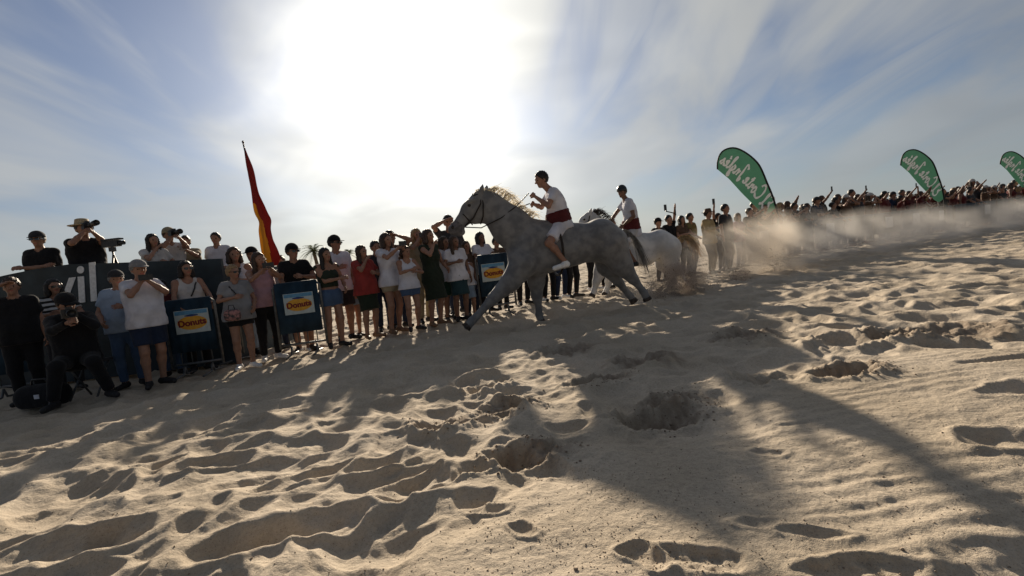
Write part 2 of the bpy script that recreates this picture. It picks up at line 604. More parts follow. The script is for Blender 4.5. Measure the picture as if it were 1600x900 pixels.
def build_ground():
    na, nb, nr = 640, 70, 860
    fa = np.linspace(-R(63), R(63), na)
    ba = np.linspace(R(63), 2 * np.pi - R(63), nb + 2)[1:-1]
    ang = np.concatenate([fa, ba])
    A = len(ang)
    rad = np.concatenate([[0.25, 0.5, 0.75], np.geomspace(0.95, 70, nr), np.geomspace(70, 4200, 34)[1:]])
    NR = len(rad)
    X = rad[:, None] * np.sin(ang)[None, :]
    Y = rad[:, None] * np.cos(ang)[None, :]
    Z = height(X.ravel(), Y.ravel())
    V = np.stack([X.ravel(), Y.ravel(), Z], 1)
    i = np.arange(NR - 1)[:, None] * A
    k = np.arange(A)[None, :]
    k2 = (k + 1) % A
    Q = np.stack([i + k, i + k2, i + A + k2, i + A + k], -1).reshape(-1, 4)[:, ::-1]
    # sand
    m = bpy.data.materials.new('sand')
    m.use_nodes = True
    T = NT(m.node_tree)
    out = T.n('ShaderNodeOutputMaterial')
    b = T.n('ShaderNodeBsdfPrincipled')
    b.inputs['Roughness'].default_value = 0.93
    b.inputs['Specular IOR Level'].default_value = 0.15
    g = T.n('ShaderNodeNewGeometry')
    P = g.outputs['Position']
    n1 = T.n('ShaderNodeTexNoise', i_Vector=P)
    n1.inputs['Scale'].default_value = 1.3
    n1.inputs['Detail'].default_value = 6
    n2 = T.n('ShaderNodeTexNoise', i_Vector=P)
    n2.inputs['Scale'].default_value = 55
    n2.inputs['Detail'].default_value = 5
    n2.inputs['Roughness'].default_value = 0.7
    n3 = T.n('ShaderNodeTexVoronoi', i_Vector=P)
    n3.inputs['Scale'].default_value = 60
    c = T.mix(T.ramp(n1.outputs[0], [(0.3, 0.0), (0.7, 1.0)]), (0.45, 0.375, 0.28), (0.54, 0.46, 0.36))
    c = T.mix(T.ramp(n2.outputs[0], [(0.33, 0.30), (0.62, 0.0)]), c, (0.24, 0.19, 0.145))
    n4 = T.n('ShaderNodeTexNoise', i_Vector=P)
    n4.inputs['Scale'].default_value = 210
    n4.inputs['Detail'].default_value = 2
    c = T.mix(T.ramp(n4.outputs[0], [(0.30, 0.55), (0.40, 0.0)]), c, (0.09, 0.065, 0.05))
    da = T.n('ShaderNodeAttribute', attribute_name='damp')
    c = T.mix(da.outputs['Fac'], c, (0.19, 0.14, 0.10))      # damp sand dug up by the hooves
    T.link(c, b.inputs['Base Color'])
    nf = T.n('ShaderNodeTexNoise', i_Vector=P)
    nf.inputs['Scale'].default_value = 34
    nf.inputs['Detail'].default_value = 8
    nf.inputs['Roughness'].default_value = 0.68
    bp = T.n('ShaderNodeBump', i_Height=nf.outputs[0])
    bp.inputs['Strength'].default_value = 0.8
    bp.inputs['Distance'].default_value = 0.016
    T.link(bp.outputs[0], b.inputs['Normal'])
    T.link(b.outputs[0], out.inputs[0])
    MATS['sand'] = m
    me = mesh_from('sand_beach', V, Q, m)
    xx, yy = X.ravel(), Y.ravel()
    damp = np.zeros(len(xx))
    for (cx, cy, r, dp) in HOOFW[:12]:
        k_ = (np.abs(xx - cx) < 3.4 * r) & (np.abs(yy - cy) < 3.4 * r)
        ax_, ay_ = xx[k_], yy[k_]
        q = np.hypot((ax_ - cx - .25 * r) * .75, (ay_ - cy) * 1.3) / r + .55 * fbm(ax_ * 7, ay_ * 7, 33, 3)
        damp[k_] = np.maximum(damp[k_], .75 * sstep(1.55, .75, q) * np.clip(.75 + .8 * fbm(ax_ * 22, ay_ * 22, 35, 2), 0, 1))
    at_d = me.attributes.new('damp', 'FLOAT', 'POINT')
    at_d.data.foreach_set('value', damp.astype(np.float32))
    o = obj('sand_beach', me)
    tag(o, kind='structure')


build_ground()


def gz(x, y):
    return float(base_h(np.array([x]), np.array([y]))[0])


def gzf(x, y):
    return float(height(np.array([float(x)]), np.array([float(y)]))[0])


# ------------------------------------------------------------------ smooth bodies from distance fields
def V3(*a):
    return np.array(a, float)


def nrm(v):
    v = np.asarray(v, float)
    return v / (np.linalg.norm(v) + 1e-9)


def cap(a, b, ra, rb=None, k=0.03, flat=False, sy=1.0):
    return ('c', V3(*a), V3(*b), ra, ra if rb is None else rb, k, flat, sy)


def ell(c, r, k=0.02, M=None):
    return ('e', V3(*c), V3(*r), M, k)


def surface(prims, h, cuts=(), subs=()):
    """polygonise the smooth union of prims; cuts are half spaces (point, normal) that are removed; returns verts, quads"""
    lo, hi = np.full(3, 1e9), np.full(3, -1e9)
    for p in prims:
        if p[0] == 'c':
            r = max(p[3], p[4])
            lo = np.minimum(lo, np.minimum(p[1], p[2]) - r)
            hi = np.maximum(hi, np.maximum(p[1], p[2]) + r)
        else:
            r = max(p[2])
            lo = np.minimum(lo, p[1] - r)
            hi = np.maximum(hi, p[1] + r)
    lo = lo - 3 * h
    n = np.ceil((hi + 3 * h - lo) / h).astype(int) + 1
    ax = [lo[i] + h * np.arange(n[i]) for i in range(3)]
    F = np.full(tuple(n), 0.2, dtype=np.float32)

    def region(l, u):
        i0 = np.clip(np.floor((l - lo) / h).astype(int), 0, n - 1)
        i1 = np.clip(np.ceil((u - lo) / h).astype(int) + 1, 1, n)
        return tuple(slice(a, b) for a, b in zip(i0, i1))

    def dist(p, sl):
        X = ax[0][sl[0]][:, None, None]
        Y = ax[1][sl[1]][None, :, None]
        Z = ax[2][sl[2]][None, None, :]
        if p[0] == 'c':
            _, a, b, ra, rb, k, flat, sy = p
            s = V3(1, sy, 1)
            a2, b2 = a * s, b * s
            d = b2 - a2
            L2 = d @ d + 1e-12
            t = ((X - a2[0]) * d[0] + (Y * sy - a2[1]) * d[1] + (Z - a2[2]) * d[2]) / L2
            tc = np.clip(t, 0, 1)
            q = np.sqrt((X - a2[0] - tc * d[0]) ** 2 + (Y * sy - a2[1] - tc * d[1]) ** 2 + (Z - a2[2] - tc * d[2]) ** 2) - (ra + (rb - ra) * tc)
            if flat:
                q = np.maximum(q, (t - 1) * math.sqrt(L2))
            return q
        _, c, r, M, k = p
        x, y, z = X - c[0], Y - c[1], Z - c[2]
        if M is not None:
            x, y, z = (M[0][0] * x + M[0][1] * y + M[0][2] * z), (M[1][0] * x + M[1][1] * y + M[1][2] * z), (M[2][0] * x + M[2][1] * y + M[2][2] * z)
        return (np.sqrt((x / r[0]) ** 2 + (y / r[1]) ** 2 + (z / r[2]) ** 2) - 1) * min(r)

    def ext(p, pad):
        if p[0] == 'c':
            r = max(p[3], p[4]) + pad
            return np.minimum(p[1], p[2]) - r, np.maximum(p[1], p[2]) + r
        r = max(p[2]) + pad
        return p[1] - r, p[1] + r

    for p in prims:
        k = p[5] if p[0] == 'c' else p[4]
        sl = region(*ext(p, k + 2.5 * h))
        d = dist(p, sl)
        f = F[sl]
        hh = np.clip(0.5 + 0.5 * (f - d) / k, 0, 1)
        F[sl] = f + (d - f) * hh - k * hh * (1 - hh)
    for p in subs:
        sl = region(*ext(p, 3 * h))
        F[sl] = np.maximum(F[sl], -dist(p, sl))
    for (c, nn) in cuts:
        c, nn = V3(*c), nrm(nn)
        F = np.maximum(F, ((ax[0] - c[0]) * nn[0])[:, None, None] + ((ax[1] - c[1]) * nn[1])[None, :, None] + ((ax[2] - c[2]) * nn[2])[None, None, :])
    F = np.pad(F, 1, constant_values=0.2)
    lo = lo - h
    S = F < 0
    c8 = np.zeros(tuple(s - 1 for s in S.shape), np.int8)
    for i in (0, 1):
        for j in (0, 1):
            for k in (0, 1):
                c8 += S[i:S.shape[0] - 1 + i, j:S.shape[1] - 1 + j, k:S.shape[2] - 1 + k]
    act = (c8 > 0) & (c8 < 8)
    idx = np.full(act.shape, -1, np.int64)
    C = np.argwhere(act)
    idx[act] = np.arange(len(C))
    acc = np.zeros((len(C), 3))
    cnt = np.zeros(len(C))
    corners = [(i, j, k) for i in (0, 1) for j in (0, 1) for k in (0, 1)]
    for a in corners:
        for axn in range(3):
            if a[axn]:
                continue
            b = list(a)
            b[axn] = 1
            fa = F[C[:, 0] + a[0], C[:, 1] + a[1], C[:, 2] + a[2]]
            fb = F[C[:, 0] + b[0], C[:, 1] + b[1], C[:, 2] + b[2]]
            cr = (fa < 0) != (fb < 0)
            t = np.where(cr, fa / np.where(cr, fa - fb, 1), 0)
            for q in range(3):
                acc[:, q] += np.where(cr, a[q] + (t if q == axn else 0), 0)
            cnt += cr
    Vv = lo + h * (C + acc / cnt[:, None])
    quads = []
    for axn in range(3):
        o1, o2 = [(1, 2), (2, 0), (0, 1)][axn]
        s0 = [slice(None)] * 3
        s1 = [slice(None)] * 3
        s0[axn], s1[axn] = slice(0, -1), slice(1, None)
        A0, A1 = S[tuple(s0)], S[tuple(s1)]
        E = np.argwhere(A0 != A1)
        E = E[(E[:, o1] > 0) & (E[:, o2] > 0) & (E[:, o1] < S.shape[o1] - 1) & (E[:, o2] < S.shape[o2] - 1)]
        flip = A0[E[:, 0], E[:, 1], E[:, 2]]

        def cell(d1, d2):
            q = E.copy()
            q[:, o1] += d1
            q[:, o2] += d2
            return idx[q[:, 0], q[:, 1], q[:, 2]]
        Qd = np.stack([cell(-1, -1), cell(0, -1), cell(0, 0), cell(-1, 0)], 1)
        Qd[~flip] = Qd[~flip][:, ::-1]
        quads.append(Qd)
    Qd = np.concatenate(quads)
    return Vv, Qd


def relax(V, Q, n=1, w=0.5):
    for _ in range(n):
        S = np.zeros_like(V)
        c = np.zeros(len(V))
        for i in range(4):
            a, b = Q[:, i], Q[:, (i + 1) % 4]
            np.add.at(S, a, V[b])
            np.add.at(c, a, 1)
            np.add.at(S, b, V[a])
            np.add.at(c, b, 1)
        V = V * (1 - w) + w * S / np.maximum(c, 1)[:, None]
    return V


def creases(V, c, amp, f=8.0, seed=0):
    """folds and slack of cloth: push the surface in and out around the body axis"""
    d = V - c
    d[:, 2] = 0
    d = d / (np.linalg.norm(d, axis=1)[:, None] + 1e-6)
    a = np.arctan2(d[:, 1], d[:, 0])
    w = np.clip(fbm(a * 2.2 + V[:, 2] * f * .8, V[:, 2] * f - a * .9, seed, 3) + .45, -.05, 2)
    return V + d * (amp * w)[:, None]


# ------------------------------------------------------------------ people
def ik(a, t, l1, l2, pole):
    a, t = V3(*a), V3(*t)
    d = t - a
    L = np.linalg.norm(d)
    Lc = min(max(L, abs(l1 - l2) + 0.02), (l1 + l2) * 0.995)
    dn = d / (L + 1e-9)
    t = a + dn * Lc
    x = (l1 * l1 - l2 * l2 + Lc * Lc) / (2 * Lc)
    hgt = math.sqrt(max(l1 * l1 - x * x, 0))
    p = V3(*pole)
    p = p - dn * (p @ dn)
    return a + dn * x + nrm(p) * hgt, t


ARM = {  # hand target (for the side with x > 0), elbow pole
    'down': ((.27, -.05, .84), (.35, 1, 0)), 'phone': ((.05, -.36, 1.47), (1, .1, -1)), 'phonehigh': ((.07, -.30, 1.80), (1, -.1, -.6)),
    'crossed': ((-.13, -.20, 1.20), (1, .2, -.6)), 'hip': ((.20, -.07, 1.02), (1, .5, 0)), 'rail': ((.22, -.36, 1.06), (.6, .6, -.5)),
    'cam': ((.05, -.20, 1.57), (1, -.1, -1)), 'clap': ((.03, -.32, 1.27), (1, .2, -.7)), 'shade': ((.08, -.15, 1.66), (1, -.2, -.4)),
    'bag': ((.20, -.20, 1.02), (.6, 1, 0)), 'up': ((.24, -.08, 2.06), (1, .2, 0)), 'chest': ((.08, -.25, 1.22), (1, .3, -.7)), 'chin': ((.03, -.17, 1.47), (1, -.2, -1)),
    'lap': ((.13, -.35, 1.0), (1, .4, -.2)), 'lens': ((-.02, -.42, 1.52), (1, -.1, -1))}


def stand(H, pose=('down', 'down'), head_yaw=0.0, head_pitch=0.0, stance=0.1, lean=0.0, twist=0.0, legs=None, crouch=0.0):
    """joints of a figure at the origin that faces -Y"""
    s = H / 1.75
    J = {}
    dz = -crouch
    J['hip'] = [V3(-.09, .0, .91 + dz), V3(.09, .0, .91 + dz)]
    Rt = np.array(Matrix.Rotation(twist, 3, 'Z') @ Matrix.Rotation(lean, 3, 'X'))
    up = lambda p: V3(0, 0, .91 + dz) + Rt @ (V3(*p) - V3(0, 0, .91))
    J['sh'] = [up((-.168, .015, 1.425)), up((.168, .015, 1.425))]
    J['neck'] = up((0, .01, 1.46))
    Rh = np.array(Matrix.Rotation(head_yaw, 3, 'Z') @ Matrix.Rotation(head_pitch, 3, 'X'))
    J['head'] = up((0, -.015, 1.635))
    J['face'] = Rt @ Rh @ V3(0, -1, 0)
    J['hup'] = Rt @ Rh @ V3(0, 0, 1)
    J['el'], J['wr'] = [], []
    for i, sg in ((0, -1), (1, 1)):
        tg, pl = ARM[pose[i]] if isinstance(pose[i], str) else pose[i]
        e, w = ik(J['sh'][i], up((tg[0] * sg, tg[1], tg[2])), .285, .255, Rt @ V3(pl[0] * sg, pl[1], pl[2]))
        J['el'].append(e)
        J['wr'].append(w)
    J['kn'], J['an'], J['toe'] = [], [], []
    for i, sg in ((0, -1), (1, 1)):
        if legs:
            a = V3(*legs[i])
        else:
            a = V3(sg * stance, .02 + .05 * random.uniform(-1, 1), .085)
        k, a = ik(J['hip'][i], a, .425, .41, V3(sg * .15, -1, 0))
        J['kn'].append(k)
        J['an'].append(a)
        J['toe'].append(a + V3(sg * .06, -.15, -.055))
    for k in J:
        if k in ('face', 'hup'):
            continue
        J[k] = [p * s for p in J[k]] if isinstance(J[k], list) else J[k] * s
    J['s'] = s
    return J


def hand_mesh(kind):
    """a hand with palm, four fingers of different length and a thumb leaving the side of the palm; wrist at 0, fingers along +X, palm facing -Z, thumb towards +Y"""
    P = [cap((0, 0, 0), (.035, 0, 0), .024, .026, .02), cap((.04, -.026, 0), (.04, .024, 0), .017, .017, .015), cap((.075, -.03, 0), (.075, .028, 0), .014, .014, .015)]
    curl = {'relaxed': (18, 28, 20), 'grip': (58, 75, 50)}[kind]
    for i, (y, L) in enumerate([(.030, .070), (.0105, .080), (-.0095, .074), (-.029, .057)]):
        p = V3(.082, y, 0)
        a = 0
        for sgm, (fr, cu) in enumerate(zip((.45, .32, .25), curl)):
            a += R(cu * (0.85 + .08 * i))
            q = p + V3(math.cos(a), (y * .9), -math.sin(a)) * L * fr
            P.append(cap(p, q, .0088 - .0009 * sgm, .0085 - .0012 * sgm, .005))
            p = q
    b = V3(.022, .026, -.004)
    m = b + V3(.026, .026, -.010)
    e = m + (V3(.026, .010, -.010) if kind == 'relaxed' else V3(.018, -.008, -.024))
    P += [cap(b, m, .0125, .0105, .008), cap(m, e, .0100, .0085, .005)]
    return surface(P, .0065)


HANDS = {k: hand_mesh(k) for k in ('relaxed', 'grip')}


def head_prims(J, s):
    c, f, u = J['head'], J['face'], J['hup']
    l = nrm(np.cross(f, u))
    M = np.array([l, f, u])
    P = [ell(c + u * .022 * s - f * .010 * s, V3(.078, .098, .098) * s, .02, M),
         cap(c + f * .035 * s - u * .015 * s, c + f * .052 * s - u * .082 * s, .062 * s, .036 * s, .03),
         cap(c + f * .082 * s + u * .012 * s, c + f * .112 * s - u * .026 * s, .011 * s, .017 * s, .012),
         cap(c + f * .074 * s + u * .03 * s - l * .035 * s, c + f * .074 * s + u * .03 * s + l * .035 * s, .018 * s, .018 * s, .02)]
    for sg in (-1, 1):
        P.append(ell(c + l * sg * .078 * s - u * .012 * s - f * .008 * s, V3(.012, .024, .034) * s, .008, M))
    return P


def sections(J, female, fat):
    if female:
        sec = [(-.06, .082, .108), (.10, .072, .106), (.34, .045, .088), (.56, .06, .092), (.76, .08, .09), (.90, .085, .06)]
    else:
        sec = [(-.06, .072, .106), (.10, .065, .106), (.34, .062, .102), (.56, .078, .106), (.76, .10, .104), (.90, .10, .07)]
    return [(u, w, r * (1 + (fat if u < .7 else fat * .4))) for u, w, r in sec]


def torso_at(J, u):
    hc = (J['hip'][0] + J['hip'][1]) / 2
    sc = (J['sh'][0] + J['sh'][1]) / 2
    lh, ls = nrm(J['hip'][1] - J['hip'][0]), nrm(J['sh'][1] - J['sh'][0])
    return hc + (sc - hc) * u, nrm(lh * (1 - np.clip(u, 0, 1)) + ls * np.clip(u, 0, 1))


def torso_prims(J, female, fat, infl=0.0, flare=0.0, u0=-1, u1=2, k=.07):
    s = J['s']
    P = []
    sec = sections(J, female, fat)
    hc = (J['hip'][0] + J['hip'][1]) / 2
    sc = (J['sh'][0] + J['sh'][1]) / 2
    up = nrm(sc - hc)
    fw = nrm(np.cross(nrm(J['sh'][1] - J['sh'][0]), up)) * -1.0
    if fw @ (J['toe'][0] - J['an'][0] + J['toe'][1] - J['an'][1]) < 0:
        fw = -fw
    for u, w, r in sec:
        if u < u0 or u > u1:
            continue
        c, l = torso_at(J, u)
        rr = r * s + infl + (flare * max(0, .5 - u))
        P.append(cap(c - l * w * s, c + l * w * s, rr, rr, k))
    if u1 > .9:
        for i in (0, 1):
            P.append(cap(J['neck'] + up * .005 * s, J['neck'] * .15 + J['sh'][i] * .85, .042 * s + infl * .8, (.048 if female else .054) * s + infl * .8, .04))
    if female and u1 > .6:
        c, l = torso_at(J, .66)
        for sg in (-1, 1):
            P.append(cap(c + l * sg * .07 * s + fw * .075 * s, c + l * sg * .07 * s + fw * .08 * s, .06 * s + infl, None, .05))
    if fat > .08 and u0 < .2:
        c, l = torso_at(J, .26)
        P.append(cap(c + fw * .06 * s - l * .04 * s, c + fw * .06 * s + l * .04 * s, (.10 + .12 * fat) * s + infl, None, .08))
    return P, up, fw


def body_prims(J, female, fat, skip_hands=True):
    s = J['s']
    P, up, fw = torso_prims(J, female, fat)
    af = 0.86 if female else 1.0
    P.append(cap(J['neck'] - up * .04 * s, J['head'] - J['hup'] * .05 * s, .058 * s * af, .052 * s * af, .03))
    P += head_prims(J, s)
    for i in (0, 1):
        sh, el, wr = J['sh'][i], J['el'][i], J['wr'][i]
        P += [cap(sh, sh * .5 + el * .5, .056 * s * af, .048 * s * af, .045), cap(sh * .5 + el * .5, el, .047 * s * af, .037 * s * af, .02),
              cap(el, el * .6 + wr * .4, .038 * s * af, .039 * s * af, .02), cap(el * .6 + wr * .4, wr, .038 * s * af, .025 * s, .02)]
        if not skip_hands:
            d = nrm(wr - el)
            P.append(cap(wr, wr + d * .10 * s, .03 * s, .026 * s, .02))
        hp, kn, an, toe = J['hip'][i], J['kn'][i], J['an'][i], J['toe'][i]
        bk = nrm(an - kn)
        calf = kn * .68 + an * .32 + (-fw + bk * (fw @ bk)) * .016 * s
        P += [cap(hp, kn, (.092 + .03 * fat) * s, .056 * s, .04), cap(kn, calf, .054 * s, .055 * s, .03), cap(calf, an, .054 * s, .036 * s, .03)]
        d = toe - an
        heel = an + V3(0, 0, -.045) * s - nrm(V3(d[0], d[1], 0)) * .035 * s
        P += [cap(an, heel, .036 * s, .034 * s, .02), cap(heel, toe, .034 * s, .03 * s, .02)]
    return P, up, fw


HEADSETS = {}


def lathe_hat(kind, s):
    mb = MB()
    if kind == 'straw':
        prof = [(0.0, .125), (.055, .125), (.078, .115), (.090, .06), (.098, .03), (.145, .018), (.172, .026), (.172, .021), (.145, .012), (.094, .02), (.085, .03), (.0, .10)]
        mb.lathe([(r * s, z * s) for r, z in prof], 22)
    elif kind == 'helmet':
        prof = [(0.0, .135)] + [(.107 * math.sin(a), .02 + .115 * math.cos(a)) for a in np.linspace(.2, 1.75, 8)] + [(.09, .0), (0, .08)]
        mb.lathe([(r * s, z * s) for r, z in prof], 20)
    else:
        prof = [(0.0, .128)] + [(.101 * math.sin(a), .03 + .098 * math.cos(a)) for a in np.linspace(.2, 1.57, 7)] + [(.1, .015), (.088, .015), (.07, .09), (0, .11)]
        mb.lathe([(r * s, z * s) for r, z in prof], 20)
        n = 11
        top, bot = [], []
        for i in range(n):
            a = math.pi + math.pi * i / (n - 1)
            top.append((math.cos(a) * .088 * s, (-.055 + math.sin(a) * .125) * s, (.028 - .02 * abs(math.sin(a))) * s))
        base = [(p[0] * .95, -.055 * s, .03 * s) for p in top]
        V = base + top
        V = V + [(x, y, z - .008 * s) for x, y, z in V]
        F = []
        for i in range(n - 1):
            F += [(i, i + 1, n + i + 1, n + i), (2 * n + i, 3 * n + i, 3 * n + i + 1, 2 * n + i + 1), (n + i, n + i + 1, 3 * n + i + 1, 3 * n + i)]
        mb.add(V, F)
    return mb


def person(J, loc, rz, skin='tan', hair='brown', hstyle='short', top=('tshirt', 'white'), bottom=('shorts', 'navy'), shoe=M_SHOE_B, hat=None, glasses=False,
           female=False, fat=0.0, h=.015, hands=('relaxed', 'relaxed'), label='', group=None, sash=None, bag=None, palm=None, strap=None, seated=False):
    s = J['s']
    detail = h < .02
    BP, up, fw = body_prims(J, female, fat, skip_hands=detail)
    V, Q = surface(BP, h)
    mid = np.zeros(len(Q), int)
    f, u = J['face'], J['hup']
    l = nrm(np.cross(f, u))
    if detail:
        cen = V[Q].mean(1)
        for sg in (-1, 1):
            e = J['head'] + (f * .078 + l * sg * .034 + u * .006) * s
            mid[np.linalg.norm(cen - e, axis=1) < .0165 * s] = 1
        d = cen - (J['head'] + (f * .085 - u * .058) * s)
        mid[(np.abs(d @ u) < .009 * s) & (np.abs(d @ l) < .026 * s) & (np.abs(d @ f) < .03 * s)] = 2
        for i in (0, 1):
            hv, hq = HANDS[hands[i]]
            x = nrm(J['wr'][i] - J['el'][i])
            pn = V3(*palm[i]) if palm else nrm(J['sh'][1 - i] - J['sh'][i]) + V3(0, 0, -.2)
            pn = nrm(pn - x * (pn @ x))
            z = -pn
            y = np.cross(z, x)
            if y @ (up + fw) < 0:
                y = -y
            if np.dot(np.cross(x, y), z) < 0:
                hq = hq[:, ::-1]
            HV = J['wr'][i] + (hv[:, :1] * x + hv[:, 1:2] * y + hv[:, 2:3] * z) * s * .98
            Q = np.concatenate([Q, hq + len(V)])
            V = np.concatenate([V, HV])
            mid = np.concatenate([mid, np.zeros(len(hq), int)])
    body = obj('person', mesh_from('person', V, Q, [SKIN[skin], M_EYE, M_LIP], mid), loc=loc, rz=rz)
    tag(body, label, 'person', group)
    # hair
    c = J['head']
    hp = []
    if hstyle != 'bald':
        M = np.array([l, f, u])
        hp = [ell(c + (u * .026 - f * .014) * s, V3(.092, .113, .113) * s, .02, M)]
        nv, nq = surface(hp, max(h, .014), cuts=[(c + (f * .052 + u * .045) * s, f * .9 - u * .55), (c - u * .055 * s, -u)])
        parts = [(nv, nq)]
        if hstyle in ('long', 'pony', 'bob'):
            b = c - f * .06 * s
            if hstyle == 'long':
                e = b - up * .30 * s - fw * .05 * s
                lp = [cap(b, e, .068 * s, .045 * s, .03)] + [cap(c + (l * sg * .070 - f * .01 + u * .03) * s, c + (l * sg * .098 + f * .01) * s - up * .24 * s, .042 * s, .034 * s, .03) for sg in (-1, 1)]
            elif hstyle == 'bob':
                lp = [cap(b, b - up * .10 * s, .082 * s, .07 * s, .03)] + [cap(c + (l * sg * .068 - f * .01 + u * .03) * s, c + (l * sg * .088 + f * .005) * s - up * .11 * s, .044 * s, .038 * s, .03) for sg in (-1, 1)]
            else:
                lp = [cap(c + (-f * .09 + u * .03) * s, c + (-f * .135 - u * .03) * s, .035 * s, .034 * s, .02), cap(c + (-f * .135 - u * .03) * s, c + (-f * .13 - u * .22) * s, .034 * s, .014 * s, .02)]
            parts.append(surface(lp, max(h, .014)))
        if hstyle == 'bun':
            parts.append(surface([ell(c + (-f * .085 + u * .075) * s, V3(.045, .045, .04) * s)], max(h, .014)))
        HV, HQ, k = [], [], 0
        rgh = np.random.default_rng(int(abs(loc[0] * 997) + 3))
        for v, q in parts:
            HV.append(v + rgh.normal(0, .0035, v.shape))
            HQ.append(q + k)
            k += len(v)
        obj('hair', mesh_from('hair', np.concatenate(HV), np.concatenate(HQ), HAIR[hair]), body)
    # clothes
    sleeve = {'tshirt': .62, 'tank': 0, 'long': 1.9, 'dress': .12, 'polo': .66, 'crop': .1}[top[0]]
    loose = {'tshirt': .016, 'tank': .018, 'long': .018, 'dress': .012, 'polo': .018, 'crop': .009}[top[0]]
    hem = {'tshirt': -.16, 'tank': -.08, 'long': -.18, 'dress': -.1, 'polo': -.15, 'crop': .30}[top[0]]
    TP, _, _ = torso_prims(J, female, fat, infl=loose, flare=.012 if top[0] in ('tshirt', 'polo', 'long') else .0, u1=.8 if top[0] in ('tank', 'crop') else 2)
    if hem < -.05:
        cc, ll = torso_at(J, -.17)
        w, r = sections(J, female, fat)[0][1:]
        TP.append(cap(cc - ll * w * s, cc + ll * w * s, r * s + loose + .006, None, .06))
    if sleeve:
        for i in (0, 1):
            sh, el, wr = J['sh'][i], J['el'][i], J['wr'][i]
            if sleeve <= 1:
                TP.append(cap(sh, sh + (el - sh) * sleeve, (.060 if not female else .053) * s, (.062 if not female else .055) * s, .035, flat=True))
            else:
                TP += [cap(sh, el, .066 * s, .052 * s, .03), cap(el, el + (wr - el) * .92, .052 * s, .042 * s, .02, flat=True)]
    else:
        for i in (0, 1):
            a, _ = torso_at(J, .78)
            TP.append(cap(a + (J['sh'][i] - a) * .45 + fw * .02 * s, J['sh'][i] * .55 + J['neck'] * .45 + up * .012 * s, .06 * s, .05 * s, .03))
    subs = []
    if top[0] == 'dress':
        kc = (J['kn'][0] + J['kn'][1]) / 2
        hc = (J['hip'][0] + J['hip'][1]) / 2
        TP.append(cap(hc, hc + (kc - hc) * 1.02, .16 * s, .215 * s, .05, flat=True, sy=1.25))
        cuts = []
    else:
        ch, _ = torso_at(J, hem)
        cuts = [(ch, -up)]
    subs = [cap(J['neck'] - up * .01 * s, J['head'], .066 * s, .075 * s)]
    tv, tq = surface(TP, h, cuts=cuts, subs=subs)
    tv = creases(tv, torso_at(J, .5)[0], .013, 7.0, int(abs(loc[0] * 31)) % 50)
    obj({'tshirt': 'shirt', 'tank': 'tank_top', 'long': 'shirt', 'dress': 'dress', 'polo': 'polo_shirt', 'crop': 'crop_top'}[top[0]], mesh_from('top', tv, tq, FAB[top[1]]), body)
    if top[0] != 'dress':
        lenl = {'shorts': .78, 'short': .42, 'trousers': 1.95, 'skirt': 0, 'jeans': 1.95}[bottom[0]]
        fit = {'shorts': .022, 'short': .014, 'trousers': .018, 'skirt': .014, 'jeans': .011}[bottom[0]]
        LP, _, _ = torso_prims(J, female, fat, infl=fit * .6, u1=.3)
        LP = LP[:3]
        for i in (0, 1):
            hp_, kn, an = J['hip'][i], J['kn'][i], J['an'][i]
            if bottom[0] == 'skirt':
                continue
            if lenl <= 1:
                e = hp_ + (kn - hp_) * lenl
                LP.append(cap(hp_, e, (.094 + .03 * fat) * s + fit, (.094 - .036 * lenl) * s + fit * 1.4, .04, flat=True))
            else:
                LP += [cap(hp_, kn, (.094 + .03 * fat) * s + fit, .058 * s + fit, .04), cap(kn, kn + (an - kn) * .98, .058 * s + fit, .042 * s + fit, .03, flat=True)]
        if bottom[0] == 'skirt':
            kc = (J['kn'][0] + J['kn'][1]) / 2
            hc = (J['hip'][0] + J['hip'][1]) / 2
            LP.append(cap(hc, hc + (kc - hc) * .9, .165 * s, .19 * s, .05, flat=True, sy=1.2))
        cw, _ = torso_at(J, .14 if hem < .1 else .24)
        lv, lq = surface(LP, h, cuts=[] if seated else [(cw, up)])
        lv = creases(lv, torso_at(J, 0)[0], .007, 6.0, int(abs(loc[0] * 37)) % 50)
        obj({'shorts': 'shorts', 'short': 'shorts', 'trousers': 'trousers', 'skirt': 'skirt', 'jeans': 'jeans'}[bottom[0]], mesh_from('bottom', lv, lq, FAB[bottom[1]]), body)
    if sash:
        SP, _, _ = torso_prims(J, female, fat, infl=.03, u0=-.1, u1=.6)
        c0, _ = torso_at(J, .06)
        c1, _ = torso_at(J, .42)
        sv, sq = surface(SP, h, cuts=[(c0, -up), (c1, up)])
        sv = creases(sv, torso_at(J, .2)[0], .012, 20.0, 4)
        obj('sash', mesh_from('sash', sv, sq, FAB[sash]), body)
    if shoe is not None:
        for i in (0, 1):
            an, toe = J['an'][i], J['toe'][i]
            d = toe - an
            heel = an + V3(0, 0, -.05) * s - nrm(V3(d[0], d[1], 0)) * .04 * s
            sv, sq = surface([cap(heel, toe + nrm(d) * .02 * s, .043 * s, .037 * s, .02), cap(an - V3(0, 0, .01) * s, heel, .043 * s, .042 * s, .02)], max(h, .014))
            obj('shoe', mesh_from('shoe', sv, sq, shoe), body)
    Mh = np.stack([-l, -f, u], 1)
    if hat:
        mb = lathe_hat(hat[0], s)
        mb.V = [tuple(c + u * (.02 if hat[0] != 'straw' else .025) * s + Mh @ np.array(v)) for v in mb.V]
        obj({'cap': 'cap', 'straw': 'straw_hat', 'helmet': 'riding_cap'}[hat[0]], mb.mesh('hat', hat[1], True), body)
